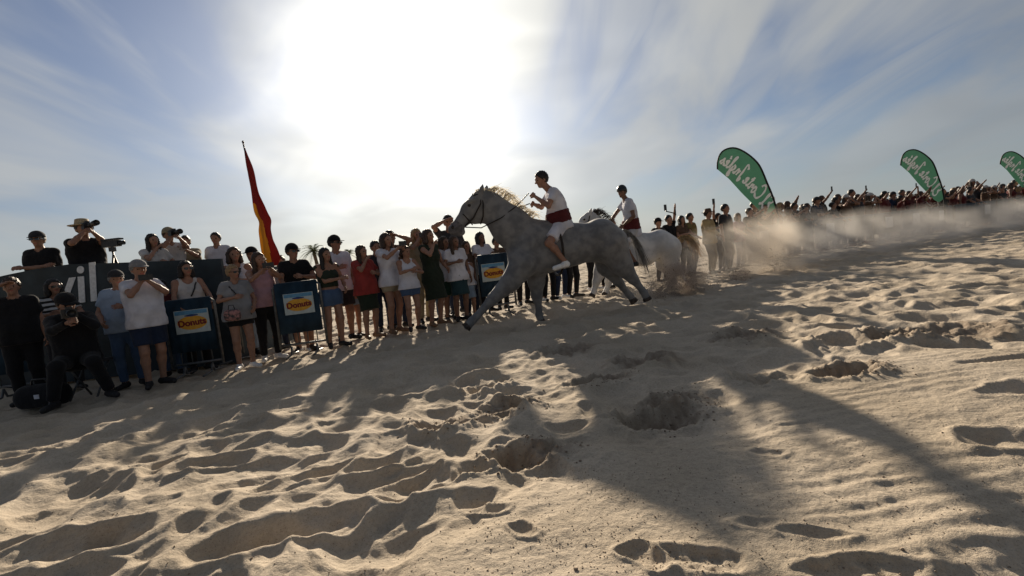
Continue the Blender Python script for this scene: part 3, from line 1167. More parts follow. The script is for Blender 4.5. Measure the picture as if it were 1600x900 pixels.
    if glasses:
        mb = MB()
        for sg in (-1, 1):
            mb.box(c + (f * .098 + l * sg * .036 + u * .004) * s, (.05 * s, .012 * s, .036 * s), Mh)
            mb.box(c + (f * .04 + l * sg * .082 + u * .008) * s, (.006 * s, .12 * s, .008 * s), Mh)
        mb.box(c + (f * .105 + u * .01) * s, (.03 * s, .006 * s, .008 * s), Mh)
        obj('sunglasses', mb.mesh('sunglasses', M_GLASSD), body)
    if strap is not None:
        pts = []
        a0, _ = torso_at(J, .95)
        a1, _ = torso_at(J, -.05)
        for t in np.linspace(0, 1, 12):
            c0, ll = torso_at(J, .97 - t * 1.0)
            r = np.interp(.97 - t, [q[0] for q in sections(J, female, fat)], [q[2] for q in sections(J, female, fat)])
            pts.append(c0 + ll * strap * (.10 - .26 * t) * s + fw * (r * s + loose + .012 + (.05 * s if female and .55 < .97 - t < .8 else 0)))
        obj('bag_strap', MB().tube(pts, .011, 6).mesh('bag_strap', M_BLACKPL, True), body)
    return body


def W(o, p):
    """local point of a placed figure to world"""
    return np.array(Matrix.Translation(o.location) @ Matrix.Rotation(o.rotation_euler[2], 4, 'Z') @ Vector(p))


# ------------------------------------------------------------------ things in hands
def frame(xd, upv=(0, 0, 1)):
    x = nrm(xd)
    y = nrm(np.cross(upv, x))
    z = np.cross(x, y)
    return np.stack([x, y, z], 1)


def smartphone(pos, face_dir, label, tall=True, group=None):
    M = frame(face_dir)
    mb = MB()
    sz = (.010, .076, .155) if tall else (.010, .155, .076)
    mb.box((0, 0, 0), sz)
    mb.box((.0065, sz[1] * .28, sz[2] * .36), (.004, .024, .03))
    mb.V = [tuple(M @ np.array(v)) for v in mb.V]
    r = obj('smartphone', mb.mesh('smartphone', M_BLACKPL), loc=pos)
    sc = MB().box((-.0062, 0, 0), (.002, sz[1] * .92, sz[2] * .93))
    sc.V = [tuple(M @ np.array(v)) for v in sc.V]
    obj('screen', sc.mesh('screen', M_GLASSD), r)
    tag(r, label, 'phone', group)
    return r


def photo_camera(pos, d, label, lens=.28):
    M = frame(d)
    r = empty('photo_camera', pos)
    mb = MB().box((0, 0, 0), (.07, .14, .10)).box((.01, 0, .06), (.05, .06, .04)).box((.03, -.055, 0), (.05, .03, .09))
    mb.V = [tuple(M @ np.array(v)) for v in mb.V]
    obj('camera_body', mb.mesh('camera_body', M_BLACKPL), r)
    lb = MB()
    L = np.array([[0, 0, 1], [1, 0, 0], [0, 1, 0]])
    lb.lathe([(.036, .03), (.036, .10), (.034, .11), (.034, .6 * lens), (.044, .66 * lens), (.046, lens), (.040, lens), (.036, lens - .03), (0, lens - .035)], 16, L)
    lb.V = [tuple(M @ np.array(v)) for v in lb.V]
    obj('lens', lb.mesh('lens', M_BLACKPL, True), r)
    tag(r, label, 'camera')
    return r


# ------------------------------------------------------------------ horses and riders
class Plane:
    """vertical plane a horse runs in; maps photo pixels to that plane. local x = running direction, y = towards the camera side, z = up"""
    def __init__(self, px, Y, slope):
        self.o = at(px, 450, Y)
        self.o[2] = 0
        self.x = nrm(V3(-1, -slope, 0))
        self.y = nrm(V3(slope, -1, 0))
        if self.y[1] > 0:
            self.y = -self.y
        self.z = V3(0, 0, 1)

    def L(self, px, py, lat=0.0):
        d = ray(px, py)
        o = self.o + self.y * lat
        t = ((o - CAM) @ self.y) / (d @ self.y)
        p = CAM + d * t - self.o
        return V3(p @ self.x, p @ self.y, p[2])

    def world(self, p):
        return self.o + self.x * p[0] + self.y * p[1] + self.z * p[2]

    def toW(self, V):
        V = np.asarray(V)
        return self.o + V[:, :1] * self.x + V[:, 1:2] * self.y + V[:, 2:3] * self.z


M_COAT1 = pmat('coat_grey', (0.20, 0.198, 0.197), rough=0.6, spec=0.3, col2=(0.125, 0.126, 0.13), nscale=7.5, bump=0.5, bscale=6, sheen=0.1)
M_COAT2 = pmat('coat_pale', (0.62, 0.61, 0.60), rough=0.62, spec=0.3, col2=(0.42, 0.42, 0.42), nscale=3.5, bump=0.4, bscale=6, sheen=0.1)
M_MANE1 = pmat('mane_cream', (0.88, 0.84, 0.76), rough=0.5, spec=0.4, noise=0.08, nscale=25, trans=0.75)
M_MANE2 = pmat('mane_dark', (0.09, 0.07, 0.055), rough=0.55, spec=0.4, noise=0.35, nscale=25, trans=0.15)
M_TAILB = pmat('tail_blond', (0.50, 0.34, 0.17), rough=0.55, spec=0.4, noise=0.35, nscale=25, trans=0.35)
M_HOOF = pmat('hoof', (0.05, 0.04, 0.035), rough=0.6, noise=0.4, nscale=30)
M_MUZZ = pmat('muzzle_dark', (0.10, 0.095, 0.10), rough=0.6, noise=0.3, nscale=20)


def ribbons(roots, path, n, width, seed, spread):
    """hair locks: thin tapering strips that start near the roots and follow path(t, a)"""
    rg = random.Random(seed)
    mb = MB()
    for i in range(n):
        a = rg.random()
        r0 = roots(a)
        jit = V3(rg.gauss(0, spread), rg.gauss(0, spread), rg.gauss(0, spread * .8))
        w = width * rg.uniform(.5, 1.2)
        side = nrm(V3(rg.uniform(-1, 1), rg.uniform(-1, 1), rg.uniform(-1, 1)))
        P = []
        m = 7
        ln = rg.uniform(.65, 1.1)
        for k in range(m):
            t = k / (m - 1)
            P.append(r0 + path(t * ln, a) + jit * t * t + V3(0, rg.gauss(0, .004), rg.gauss(0, .004)))
        Vv = []
        for k, p in enumerate(P):
            t = k / (m - 1)
            ww = w * (1 - t ** 2 * .85)
            tn = nrm(P[min(k + 1, m - 1)] - P[max(k - 1, 0)])
            sd = nrm(np.cross(tn, side))
            nn = np.cross(tn, sd)
            Vv += [p - sd * ww, p + nn * ww * .35, p + sd * ww]
        F = []
        for k in range(m - 1):
            for c in (0, 1):
                F.append((k * 3 + c, k * 3 + c + 1, k * 3 + c + 4, k * 3 + c + 3))
            F.append((k * 3 + 2, k * 3, k * 3 + 3, k * 3 + 5))
        mb.add(Vv, F)
    return mb


def place(pl, root, name, mb_or_vq, mat, smooth=True, stuff=False):
    if isinstance(mb_or_vq, MB):
        mb_or_vq.V = [tuple(pl.world(v) - np.array(root.location)) for v in mb_or_vq.V]
        o = obj(name, mb_or_vq.mesh(name, mat, smooth), root)
    else:
        V, Q = mb_or_vq
        o = obj(name, mesh_from(name, pl.toW(V) - np.array(root.location), Q, mat), root)
    return o


def hoof(pl, a, b, r):
    """a hoof: tapered block from fetlock a to ground contact b"""
    d = nrm(b - a)
    return MB().tube([b - d * r * 1.5, b - d * r * .6, b + d * r * .35], [r * .85, r * 1.05, r * 1.25], 12)


def horse(pl, prims, sc, spec, label):
    """prims: list of (px,py,lat, px,py,lat, r_px, r_px, k, sy)"""
    P = []
    for (x0, y0, l0, x1, y1, l1, r0, r1, k, sy) in prims:
        P.append(cap(pl.L(x0, y0, l0), pl.L(x1, y1, l1), r0 / sc, r1 / sc, k, sy=sy))
    V, Q = surface(P, .02)
    # surface is left handed when the running axis points left: check and flip
    if np.dot(np.cross(pl.x, pl.y), pl.z) < 0:
        Q = Q[:, ::-1]
    loc = pl.world(V3(0, 0, 0))
    base = empty('horse', loc)
    cen = V[Q].mean(1)
    mz = pl.L(*spec['muzzle'])
    mid = (np.linalg.norm((cen - mz) * V3(1, .8, 1), axis=1) < spec['muzzle_r']).astype(int)
    o = obj('body', mesh_from('horse_body', pl.toW(V) - loc, Q, [spec['coat'], M_MUZZ], mid), base)
    tag(base, label, 'horse', 'racing horses')
    for (ax, ay, al, bx, by, bl, r) in spec['hooves']:
        place(pl, base, 'hoof', hoof(pl, pl.L(ax, ay, al), pl.L(bx, by, bl), r / sc), M_HOOF)
    for sg in (1, -1):
        ex, ey = spec['eye']
        q = pl.L(ex, ey, sg * spec['eye_lat'])
        v, qd = surface([ell(q, (.026, .016, .02))], .006)
        place(pl, base, 'eye', (v, qd), M_EYE)
        nx, ny = spec['nostril']
        q = pl.L(nx, ny, sg * spec['nostril_lat'])
        v, qd = surface([ell(q, (.022, .012, .026))], .006)
        place(pl, base, 'nostril', (v, qd), M_EYE)
    return base


PL1 = Plane(850, 7.08, 0.22)
S1 = 101.0
H1 = []


def c1(x0, y0, l0, x1, y1, l1, r0, r1, k=.06, sy=1.0):
    H1.append((x0, y0, l0, x1, y1, l1, r0, r1, k, sy))


# trunk
c1(842, 374, 0, 905, 373, 0, 27, 25, .08, 1.05)
c1(836, 404, 0, 893, 391, 0, 28, 25, .08, 1.1)
c1(816, 402, .07, 820, 385, .06, 22, 20, .08, 1.0)
c1(816, 402, -.07, 820, 385, -.06, 22, 20, .08, 1.0)
c1(905, 385, 0, 935, 380, 0, 26, 30, .08, 1.05)
for sg in (1, -1):
    c1(938, 371, .09 * sg, 953, 382, .10 * sg, 30, 28, .07)
    c1(858, 397, .07 * sg, 890, 386, .07 * sg, 22, 21, .08)
# withers, neck
c1(838, 356, 0, 868, 360, 0, 12, 13, .08, 1.3)
c1(766, 322, 0, 798, 354, 0, 22, 30, .05, 1.9)
c1(798, 354, 0, 826, 380, 0, 30, 34, .08, 1.6)
# head
c1(753, 317, 0, 736, 330, 0, 19, 16, .04, 1.9)
c1(738, 328, 0, 714, 354, 0, 14.5, 8.5, .03, 1.7)
c1(756, 335, 0, 742, 339, 0, 14, 11, .03, 1.9)
c1(712, 356, 0, 709, 359, 0, 9, 8.5, .02, 1.4)
c1(716, 364, 0, 721, 362, 0, 5.5, 6, .02, 1.3)
c1(731, 316, .07, 741, 312, .07, 3.5, 3.5, .03)
c1(731, 316, -.07, 741, 312, -.07, 3.5, 3.5, .03)
for (ax, ay, bx, by, l) in ((750, 304, 753, 294, .055), (756, 304, 760, 295, -.055)):
    c1(ax, ay, l, bx, by, l * 1.3, 3.8, 3.4, .02)
    c1(bx, by, l * 1.3, bx + 1.5, by - 7, l * 1.2, 3.3, .8, .01)


def leg(fn, pts, lat, rs, k=.04):
    for (a, b, r0, r1) in zip(pts[:-1], pts[1:], rs[:-1], rs[1:]):
        fn(a[0], a[1], lat, b[0], b[1], lat, r0, r1, k)


leg(c1, [(818, 412), (798, 440), (769, 468)], .13, [22, 14.5, 8.6], .05)
leg(c1, [(769, 468), (765, 472), (745, 494), (738, 501)], .13, [8.6, 6.6, 5.2, 6.6], .03)
leg(c1, [(738, 501), (731, 509)], .13, [5.8, 6.5], .02)
leg(c1, [(836, 415), (838, 440), (839, 464)], -.13, [21, 13, 8.2], .05)
leg(c1, [(839, 464), (840, 470), (842, 486), (842, 491)], -.13, [8.2, 6.2, 5, 6.3], .03)
leg(c1, [(842, 491), (845, 500)], -.13, [5.5, 6.2], .02)
leg(c1, [(952, 382), (970, 412), (989, 436)], .15, [29, 18, 8.6], .05)
leg(c1, [(989, 436), (992, 439), (1003, 453), (1006, 457)], .15, [8.6, 6.8, 5.2, 6.4], .03)
leg(c1, [(1006, 457), (1010, 465)], .15, [5.6, 6.4], .02)
leg(c1, [(942, 384), (948, 416), (966, 440)], -.15, [27, 16, 8], .05)
leg(c1, [(966, 440), (969, 443), (981, 459), (984, 462)], -.15, [8, 6.3, 5, 6], .03)
leg(c1, [(984, 462), (989, 468)], -.15, [5.4, 6], .02)
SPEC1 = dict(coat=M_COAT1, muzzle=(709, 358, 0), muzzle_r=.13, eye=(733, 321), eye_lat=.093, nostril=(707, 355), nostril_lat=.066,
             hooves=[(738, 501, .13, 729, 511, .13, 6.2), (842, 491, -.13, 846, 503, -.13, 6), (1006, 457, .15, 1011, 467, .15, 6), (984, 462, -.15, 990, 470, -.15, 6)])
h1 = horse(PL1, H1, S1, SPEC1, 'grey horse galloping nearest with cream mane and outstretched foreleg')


def mane(pl, base, crest, lat, mat, name, n, length, back, lift, wdt, seed, spread=.05):
    C = [pl.L(x, y, 0) for x, y in crest]

    def roots(a):
        t = a * (len(C) - 1)
        i = min(int(t), len(C) - 2)
        return C[i] * (1 - (t - i)) + C[i + 1] * (t - i) + V3(0, random.uniform(-.02, .02), 0)

    def path(t, a):
        return V3(-back * t, lat * t, lift * math.sin(t * 2.6) - length * t * t)
    mb = ribbons(roots, path, n, wdt, seed, spread)
    place(pl, base, name, mb, mat)


mane(PL1, h1, [(750, 302), (768, 299), (785, 308), (800, 322), (814, 333), (830, 344)], .04, M_MANE1, 'mane', 230, .08, .18, .075, .007, 3, .05)
mane(PL1, h1, [(745, 300), (750, 298), (756, 300)], .05, M_MANE1, 'forelock', 40, .12, -.02, .05, .006, 4, .03)
mane(PL1, h1, [(972, 360), (977, 365), (980, 371)], .02, pmat('tail_grey', (.26, .25, .24), rough=.6, noise=.3, nscale=20, trans=.2), 'tail', 170, .62, .30, .06, .008, 5, .04)


def strap(pl, base, pts, r, name, mat=M_LEATHER):
    place(pl, base, name, MB().tube([pl.L(*p) for p in pts], r, 6), mat)


for sg in (1, -1):
    strap(PL1, base=h1, pts=[(752, 303, .06 * sg), (751, 318, .105 * sg), (740, 340, .09 * sg), (727, 353, .065 * sg)], r=.011, name='cheek_strap')
    strap(PL1, h1, [(753, 303, .06 * sg), (755, 320, .115 * sg), (755, 338, .09 * sg), (751, 350, .02 * sg)], .010, 'throat_strap')
strap(PL1, h1, [(751, 303, -.075), (741, 305, -.06), (738, 303, 0), (741, 305, .06), (751, 303, .075)], .010, 'brow_band')
strap(PL1, h1, [(734, 346, -.07), (724, 335, -.06), (719, 332, 0), (724, 335, .06), (734, 346, .07), (738, 351, 0), (734, 346, -.07)], .010, 'nose_band')
strap(PL1, h1, [(727, 355, .07), (752, 356, .13), (784, 340, .15), (808, 321, .12), (826, 302, .09)], .009, 'rein')
strap(PL1, h1, [(727, 355, -.07), (752, 356, -.13), (784, 340, -.15), (806, 326, -.12), (828, 318, -.08)], .009, 'rein')
# girth
g = []
for a in np.linspace(0, 2 * math.pi, 25):
    cc = PL1.L(868, 391)
    g.append(cc + V3(.0, math.sin(a) * .355, math.cos(a) * .385))
place(PL1, h1, 'girth', MB().tube(g, .02, 6), M_LEATHER)


def rider(pl, px, lat_hip, label, s, **kw):
    """joints from pixels in the plane of the horse"""
    J = {'s': s}
    G = lambda k, lat: pl.world(pl.L(px[k][0], px[k][1], lat))
    # index 0 is the far side, 1 the near side
    J['hip'] = [G('hip', -.09), G('hip', .09)]
    J['sh'] = [G('shf', -.17), G('sh', .17)]
    J['neck'] = (J['sh'][0] + J['sh'][1]) / 2 + (pl.x * .015 + V3(0, 0, .03)) * s
    J['head'] = pl.world(pl.L(px['head'][0], px['head'][1], px['head'][2] if len(px['head']) > 2 else 0))
    J['face'] = nrm(pl.x * px['face'][0] + V3(0, 0, px['face'][1]) + pl.y * px['face'][2])
    J['hup'] = nrm(V3(0, 0, 1) - J['face'] * J['face'][2])
    J['el'] = [G('elf', -.27), G('el', .27)]
    J['wr'] = [G('wrf', -.06), G('wr', .08)]
    J['kn'] = [G('kn', -.32), G('kn', .32)]
    J['an'] = [G('an', -.34), G('an', .34)]
    J['toe'] = [G('toe', -.38), G('toe', .38)]
    loc = J['hip'][0] * .5 + J['hip'][1] * .5
    for k in J:
        if k in ('face', 'hup', 's'):
            continue
        J[k] = [p - loc for p in J[k]] if isinstance(J[k], list) else J[k] - loc
    return person(J, loc, 0, label=label, **kw)


r1 = rider(PL1, dict(hip=(878, 351), sh=(866, 300), shf=(860, 301), head=(846, 281), face=(1, -.22, .12), el=(857, 322), elf=(846, 324), wr=(836, 307), wrf=(834, 319), kn=(857, 380), an=(882, 408), toe=(868, 418)),
           .09, 'rider in white shirt and dark red sash on the nearest grey horse', .98, skin='tan', hair='black', hstyle='short', top=('tshirt', 'white'), bottom=('shorts', 'white'), shoe=M_SHOE_W,
           sash='darkred', fat=.2, hands=('grip', 'grip'), h=.014, group='race riders')

# second horse, paler, further up the track
PL2 = Plane(1000, 9.85, 0.25)
S2 = 72.0
H2 = []


def c2(x0, y0, l0, x1, y1, l1, r0, r1, k=.06, sy=1.0):
    H2.append((x0, y0, l0, x1, y1, l1, r0, r1, k, sy))


c2(962, 382, 0, 1015, 382, 0, 19, 18, .08, 1.0)
c2(958, 399, 0, 1008, 396, 0, 20, 19, .08, 1.0)
c2(944, 397, .06, 944, 386, .06, 16, 15, .08)
c2(944, 397, -.06, 944, 386, -.06, 16, 15, .08)
c2(1012, 388, 0, 1032, 385, 0, 19, 21, .08)
for sg in (1, -1):
    c2(1030, 380, .09 * sg, 1044, 388, .10 * sg, 21, 20, .07)
c2(958, 371, 0, 985, 373, 0, 8, 9, .08, 1.3)
c2(925, 345, 0, 938, 363, 0, 12, 18, .05, 1.9)
c2(938, 363, 0, 952, 384, 0, 18, 23, .08, 1.6)
c2(922, 342, 0, 914, 347, 0, 11, 9.5, .04, 1.9)
c2(914, 347, 0, 904, 362, 0, 8.5, 5.5, .03, 1.7)
c2(922, 352, 0, 915, 354, 0, 8, 6.5, .03, 1.9)
for (ax, ay, bx, by, l) in ((921, 335, 923, 329, .05), (925, 335, 928, 329, -.05)):
    c2(ax, ay, l, bx, by, l * 1.3, 2.4, 2.2, .02)
    c2(bx, by, l * 1.3, bx + 1, by - 5, l * 1.2, 2.1, .5, .01)
leg(c2, [(944, 402), (938, 424), (932, 440)], .13, [14, 9.5, 6], .05)
leg(c2, [(932, 440), (931, 443), (929, 452), (928, 456)], .13, [6, 4.7, 3.8, 4.6], .03)
leg(c2, [(928, 456), (926, 460)], .13, [4, 4.5], .02)
leg(c2, [(956, 402), (955, 422), (951, 440)], -.13, [14, 9, 5.8], .05)
leg(c2, [(951, 440), (951, 443), (948, 452), (947, 455)], -.13, [5.8, 4.5, 3.7, 4.5], .03)
leg(c2, [(947, 455), (946, 459)], -.13, [3.9, 4.4], .02)
leg(c2, [(1042, 388), (1049, 412), (1062, 427)], .15, [20, 12.5, 6], .05)
leg(c2, [(1062, 427), (1064, 430), (1070, 440), (1072, 443)], .15, [6, 4.8, 3.7, 4.6], .03)
leg(c2, [(1072, 443), (1075, 448)], .15, [4, 4.5], .02)
leg(c2, [(1036, 388), (1036, 412), (1048, 428)], -.15, [19, 11.5, 5.8], .05)
leg(c2, [(1048, 428), (1050, 431), (1055, 442), (1056, 445)], -.15, [5.8, 4.5, 3.7, 4.5], .03)
leg(c2, [(1056, 445), (1059, 449)], -.15, [3.9, 4.4], .02)
SPEC2 = dict(coat=M_COAT2, muzzle=(903, 362, 0), muzzle_r=.12, eye=(913, 343), eye_lat=.085, nostril=(902, 360), nostril_lat=.06,
             hooves=[(928, 456, .13, 925, 462, .13, 4.3), (947, 455, -.13, 945, 460, -.13, 4.2), (1072, 443, .15, 1076, 450, .15, 4.2), (1056, 445, -.15, 1060, 450, -.15, 4.2)])
h2 = horse(PL2, H2, S2, SPEC2, 'pale grey horse with blond tail running behind the nearest horse')
mane(PL2, h2, [(924, 335), (932, 337), (942, 347), (950, 360)], .04, M_MANE2, 'mane', 150, .10, .22, .12, .007, 13, .05)
mane(PL2, h2, [(1060, 372), (1063, 375), (1065, 379)], .02, M_TAILB, 'tail', 220, .42, .42, .12, .009, 15, .07)
for sg in (1, -1):
    strap(PL2, h2, [(922, 335, .06 * sg), (920, 345, .10 * sg), (913, 355, .08 * sg), (908, 361, .06 * sg)], .011, 'cheek_strap')
strap(PL2, h2, [(908, 361, .07), (925, 366, .15), (940, 360, .15), (953, 347, .1)], .009, 'rein')
strap(PL2, h2, [(908, 361, -.07), (925, 366, -.15), (940, 360, -.15), (955, 350, -.08)], .009, 'rein')
r2 = rider(PL2, dict(hip=(990, 362), sh=(984, 315), shf=(977, 315), head=(972, 300), face=(1, -.1, .45), el=(990, 338), elf=(962, 334), wr=(974, 352), wrf=(954, 346), kn=(974, 386), an=(992, 409), toe=(981, 416)),
           .09, 'second rider in dark cap and white shirt on the pale horse', 1.0, skin='dark', hair='black', hstyle='short', top=('tshirt', 'white'), bottom=('shorts', 'offwhite'), shoe=M_SHOE_B,
           sash='maroon', fat=.15, hands=('grip', 'grip'), h=.017, hat=('helmet', M_BLACKPL), group='race riders')


# ------------------------------------------------------------------ crowd along the near barriers
DRY = []


def spectator(hx, hy, Y, yaw, pose, label, head_yaw=0, head_pitch=0, H=None, z0=None, lean=0, twist=0, group=None, stance=.1, crouch=0, legs=None, rnd=True, **kw):
    p = at(hx, hy, Y)
    g = gz(p[0], p[1]) if z0 is None else z0
    if H is None:
        H = p[2] - g + .005
    J = stand(H, pose, R(head_yaw), R(head_pitch), stance, R(lean), R(twist), legs=legs, crouch=crouch)
    o = person(J, (p[0], p[1], g), R(yaw), label=label, group=group, **kw)
    DRY.append((label[:40], round(H, 2), round(p[0], 2), round(Y, 2)))
    o_J[o.name] = J
    return o


o_J = {}
GR = 'spectators standing along the track'


def wrists(o):
    J = o_J[o.name]
    return [W(o, J['wr'][i]) for i in (0, 1)]


def hold_phone(o, label, which='both', tall=False, fwd=.06, up=.07):
    w = wrists(o)
    J = o_J[o.name]
    d = np.array(Matrix.Rotation(o.rotation_euler[2], 3, 'Z') @ Vector((0, -1, 0)))
    p = (w[0] + w[1]) / 2 if which == 'both' else w[which]
    e = W(o, J['el'][0 if which == 'both' else which])
    h = d * fwd + V3(0, 0, up)
    return smartphone(p + h, d, label, tall)


# far left: dark figures
a = spectator(16, 436, 5.85, 35, ('shade', 'down'), 'man all in black at the far left with hand to brow', skin='tan', hair='brown', top=('tshirt', 'black'), bottom=('trousers', 'black'), shoe=M_SHOE_B, fat=.15, group=GR)
b = spectator(82, 438, 6.45, 40, ('chest', 'chest'), 'woman in black and white striped top and silver sunglasses behind seated photographer', female=True, hair='black', hstyle='bob', top=('tshirt', 'zebra'), bottom=('trousers', 'charcoal'), head_yaw=25, glasses=True, group=GR)
# seated photographer on a stool
p = at(108, 478, 5.75)
g = gz(p[0], p[1])
J = stand(1.74, ('lens', 'cam'), R(25), 0, .2, R(16), 0, legs=[(-.24, -.36, .085), (.26, -.30, .085)], crouch=.40)
sp = person(J, (p[0], p[1], g), R(38), skin='tan', hair='black', hstyle='short', top=('long', 'black'), bottom=('trousers', 'black'), shoe=M_SHOE_B, hat=('cap', FAB['black']), hands=('grip', 'grip'), fat=.12, seated=True,
            label='photographer in black crouched on a stool at the far left', group='photographers')
o_J[sp.name] = J
w = wrists(sp)
photo_camera((w[0] + w[1]) / 2 + V3(.05, -.05, .05), (0.75, -.66, 0), 'black camera held by the crouching photographer', .26)
st = empty('camp_stool', (p[0], p[1] + .12, gz(p[0], p[1] + .12)))
obj('seat', MB().box((0, 0, .43), (.36, .32, .035)).mesh('seat', FAB['charcoal']), st)
for sx in (-1, 1):
    for sy in (-1, 1):
        obj('leg', MB().tube([(sx * .15, sy * .13, .42), (sx * .17, -sy * .15, -.02)], .012, 6).mesh('leg', M_METAL, True), st)
tag(st, 'dark folding stool under the crouching photographer', 'stool')
bagp = gpt(70, 632, -.14)
bg = empty('equipment_bag', (bagp[0], bagp[1], gz(bagp[0], bagp[1]) - .01))
v, q = surface([cap((-.18, 0, .14), (.18, 0, .14), .13, .13, .05), cap((-.18, 0, .08), (.18, 0, .08), .12, .12, .05)], .02, cuts=[((0, 0, 0), (0, 0, -1))])
obj('bag_body', mesh_from('bag_body', v, q, FAB['black']), bg)
obj('handle', MB().tube([(-.10, -.02, .25), (-.08, -.02, .33), (.08, -.02, .33), (.10, -.02, .25)], .012, 6).mesh('handle', M_BLACKPL, True), bg)
obj('tag', MB().box((.06, -.135, .14), (.06, .006, .05)).mesh('tag', FAB['white']), bg)
tag(bg, 'black equipment bag with white tag on sand beside the photographer', 'bag')

a = spectator(180, 425, 6.25, 30, ('bag', 'chest'), 'man in pale blue polo shirt, jeans and dark cap', head_yaw=20, skin='tan', hair='grey', top=('polo', 'bluegrey'), bottom=('jeans', 'denim'), shoe=M_SHOE_B, hat=('cap', FAB['charcoal']), fat=.16, group=GR)
a = spectator(214, 409, 6.12, 55, ('chin', 'chin'), 'man in white shirt, navy shorts and grey cap holding a phone', head_yaw=5, skin='tan', hair='grey', top=('tshirt', 'white'), bottom=('shorts', 'navy'), shoe=M_SHOE_B, hat=('cap', FAB['grey']), fat=.17, hands=('grip', 'grip'), group=GR)
hold_phone(a, 'dark phone held up by the man in grey cap and white shirt', fwd=.05, up=.04)
spectator(250, 440, 6.75, 40, ('down', 'down'), 'man in red shirt half hidden between white shirt and barrier', skin='tan', hair='black', top=('tshirt', 'darkred'), bottom=('jeans', 'denim'), hat=('cap', FAB['black']), group=GR)
spectator(288, 410, 6.95, 45, ('rail', 'rail'), 'woman with curly black hair, sunglasses and white sleeveless top leaning on barrier', female=True, hair='black', hstyle='bob', top=('tank', 'offwhite'), bottom=('trousers', 'black'), head_yaw=15, glasses=True, fat=.2, strap=1, group=GR)
a = spectator(362, 416, 6.55, 40, ('chest', 'bag'), 'blond woman with sunglasses, grey top, black shorts and shoulder strap', female=True, hair='blond', hstyle='bun', top=('tshirt', 'grey'), bottom=('short', 'black'), shoe=M_SHOE_W, head_yaw=30, glasses=True, fat=.15, strap=-1, group=GR)
bagl = W(a, (-.12, -.24, .80))
hb = empty('handbag', bagl)
v, q = surface([cap((-.09, 0, .02), (.09, 0, .02), .085, .085, .04), cap((-.09, 0, -.06), (.09, 0, -.06), .09, .09, .04)], .016)
obj('bag_body', mesh_from('bag_body', v, q, pmat('bag_floral', (.42, .2, .18), col2=(.05, .05, .05), nscale=14)), hb)
obj('handle', MB().tube([(-.08, 0, .08), (-.05, 0, .2), (.05, 0, .2), (.08, 0, .08)], .009, 6).mesh('handle', M_LEATHER, True), hb)
hb.scale = (.62, .62, .62)
tag(hb, 'patterned red and black handbag at the blond woman', 'bag')
spectator(364, 388, 7.9, 25, ('down', 'chest'), 'woman with short brown hair and white top behind the blond woman', female=True, hair='brown', hstyle='bob', top=('tank', 'white'), bottom=('jeans', 'paledenim'), head_yaw=20, group=GR)
a = spectator(402, 396, 7.0, 45, ('phone', 'phone'), 'woman in pink tank top and black trousers raising a phone beside the flag', female=True, hair='brown', hstyle='long', top=('tank', 'pink'), bottom=('jeans', 'black'), shoe=M_SHOE_W, head_yaw=15, fat=.1, hands=('grip', 'grip'), group=GR)
hold_phone(a, 'phone raised by the woman in pink tank top', fwd=.06, up=.05)
spectator(434, 385, 8.1, 10, ('up', 'down'), 'person in grey shirt behind the pink top gripping the flag pole', hair='brown', top=('tshirt', 'grey'), bottom=('jeans', 'navy'), H=1.62, group=GR, hands=('grip', 'relaxed'))
a = spectator(455, 383, 7.35, 30, ('rail', 'chest'), 'man in black shirt and dark cap behind the middle doughnut sign', skin='tan', hair='black', top=('tshirt', 'black'), bottom=('shorts', 'charcoal'), hat=('cap', FAB['black']), head_yaw=30, glasses=True, group=GR)
spectator(462, 452, 7.3, 15, ('down', 'rail'), 'small child in red shorts behind the middle barrier', H=1.05, hair='brown', top=('tshirt', 'red'), bottom=('shorts', 'red'), shoe=M_SHOE_W, group=GR)
a = spectator(506, 389, 7.1, 45, ('crossed', 'bag'), 'woman with long dark hair, dark olive top and denim shorts', female=True, hair='black', hstyle='long', top=('crop', 'darkgreen'), bottom=('short', 'denim'), head_yaw=15, group=GR)
spectator(521, 370, 7.75, 40, ('chest', 'down'), 'tall man in white shirt and dark cap behind long haired woman', skin='tan', hair='black', top=('tshirt', 'white'), bottom=('shorts', 'charcoal'), hat=('cap', FAB['black']), head_yaw=35, glasses=True, group=GR)
spectator(541, 408, 7.9, 30, ('hip', 'down'), 'girl in white top with red straps behind the red top woman', female=True, hair='brown', hstyle='pony', top=('tank', 'coral'), bottom=('short', 'paledenim'), group=GR)
a = spectator(563, 385, 7.35, 50, ('chin', 'chest'), 'woman in red top and dark green skirt with long hair', female=True, hair='brown', hstyle='long', top=('tshirt', 'red'), bottom=('skirt', 'darkgreen'), head_yaw=15, shoe=M_SHOE_T, fat=.12, group=GR)
spectator(585, 378, 8.1, 35, ('down', 'chest'), 'man in charcoal shirt between red top and white shirt', hair='black', top=('tshirt', 'charcoal'), bottom=('jeans', 'navy'), head_yaw=10, group=GR)
a = spectator(601, 366, 7.5, 55, ('phone', 'phone'), 'woman in white shirt and pale shorts filming with a phone', female=True, hair='brown', hstyle='bob', top=('tshirt', 'white'), bottom=('short', 'khaki'), head_yaw=5, shoe=M_SHOE_T, hands=('grip', 'grip'), group=GR)
hold_phone(a, 'phone held by the woman in white shirt and pale shorts', fwd=.06, up=.06)
spectator(608, 362, 8.2, 30, ('down', 'shade'), 'man with dark hair just behind the filming woman', hair='black', top=('tshirt', 'brown'), bottom=('jeans', 'navy'), head_yaw=30, group=GR)
spectator(632, 386, 7.45, 35, ('clap', 'chest'), 'girl in white tank top and blue denim shorts', female=True, hair='brown', hstyle='pony', top=('tank', 'white'), bottom=('short', 'denim'), head_yaw=25, shoe=M_SHOE_B, group=GR)
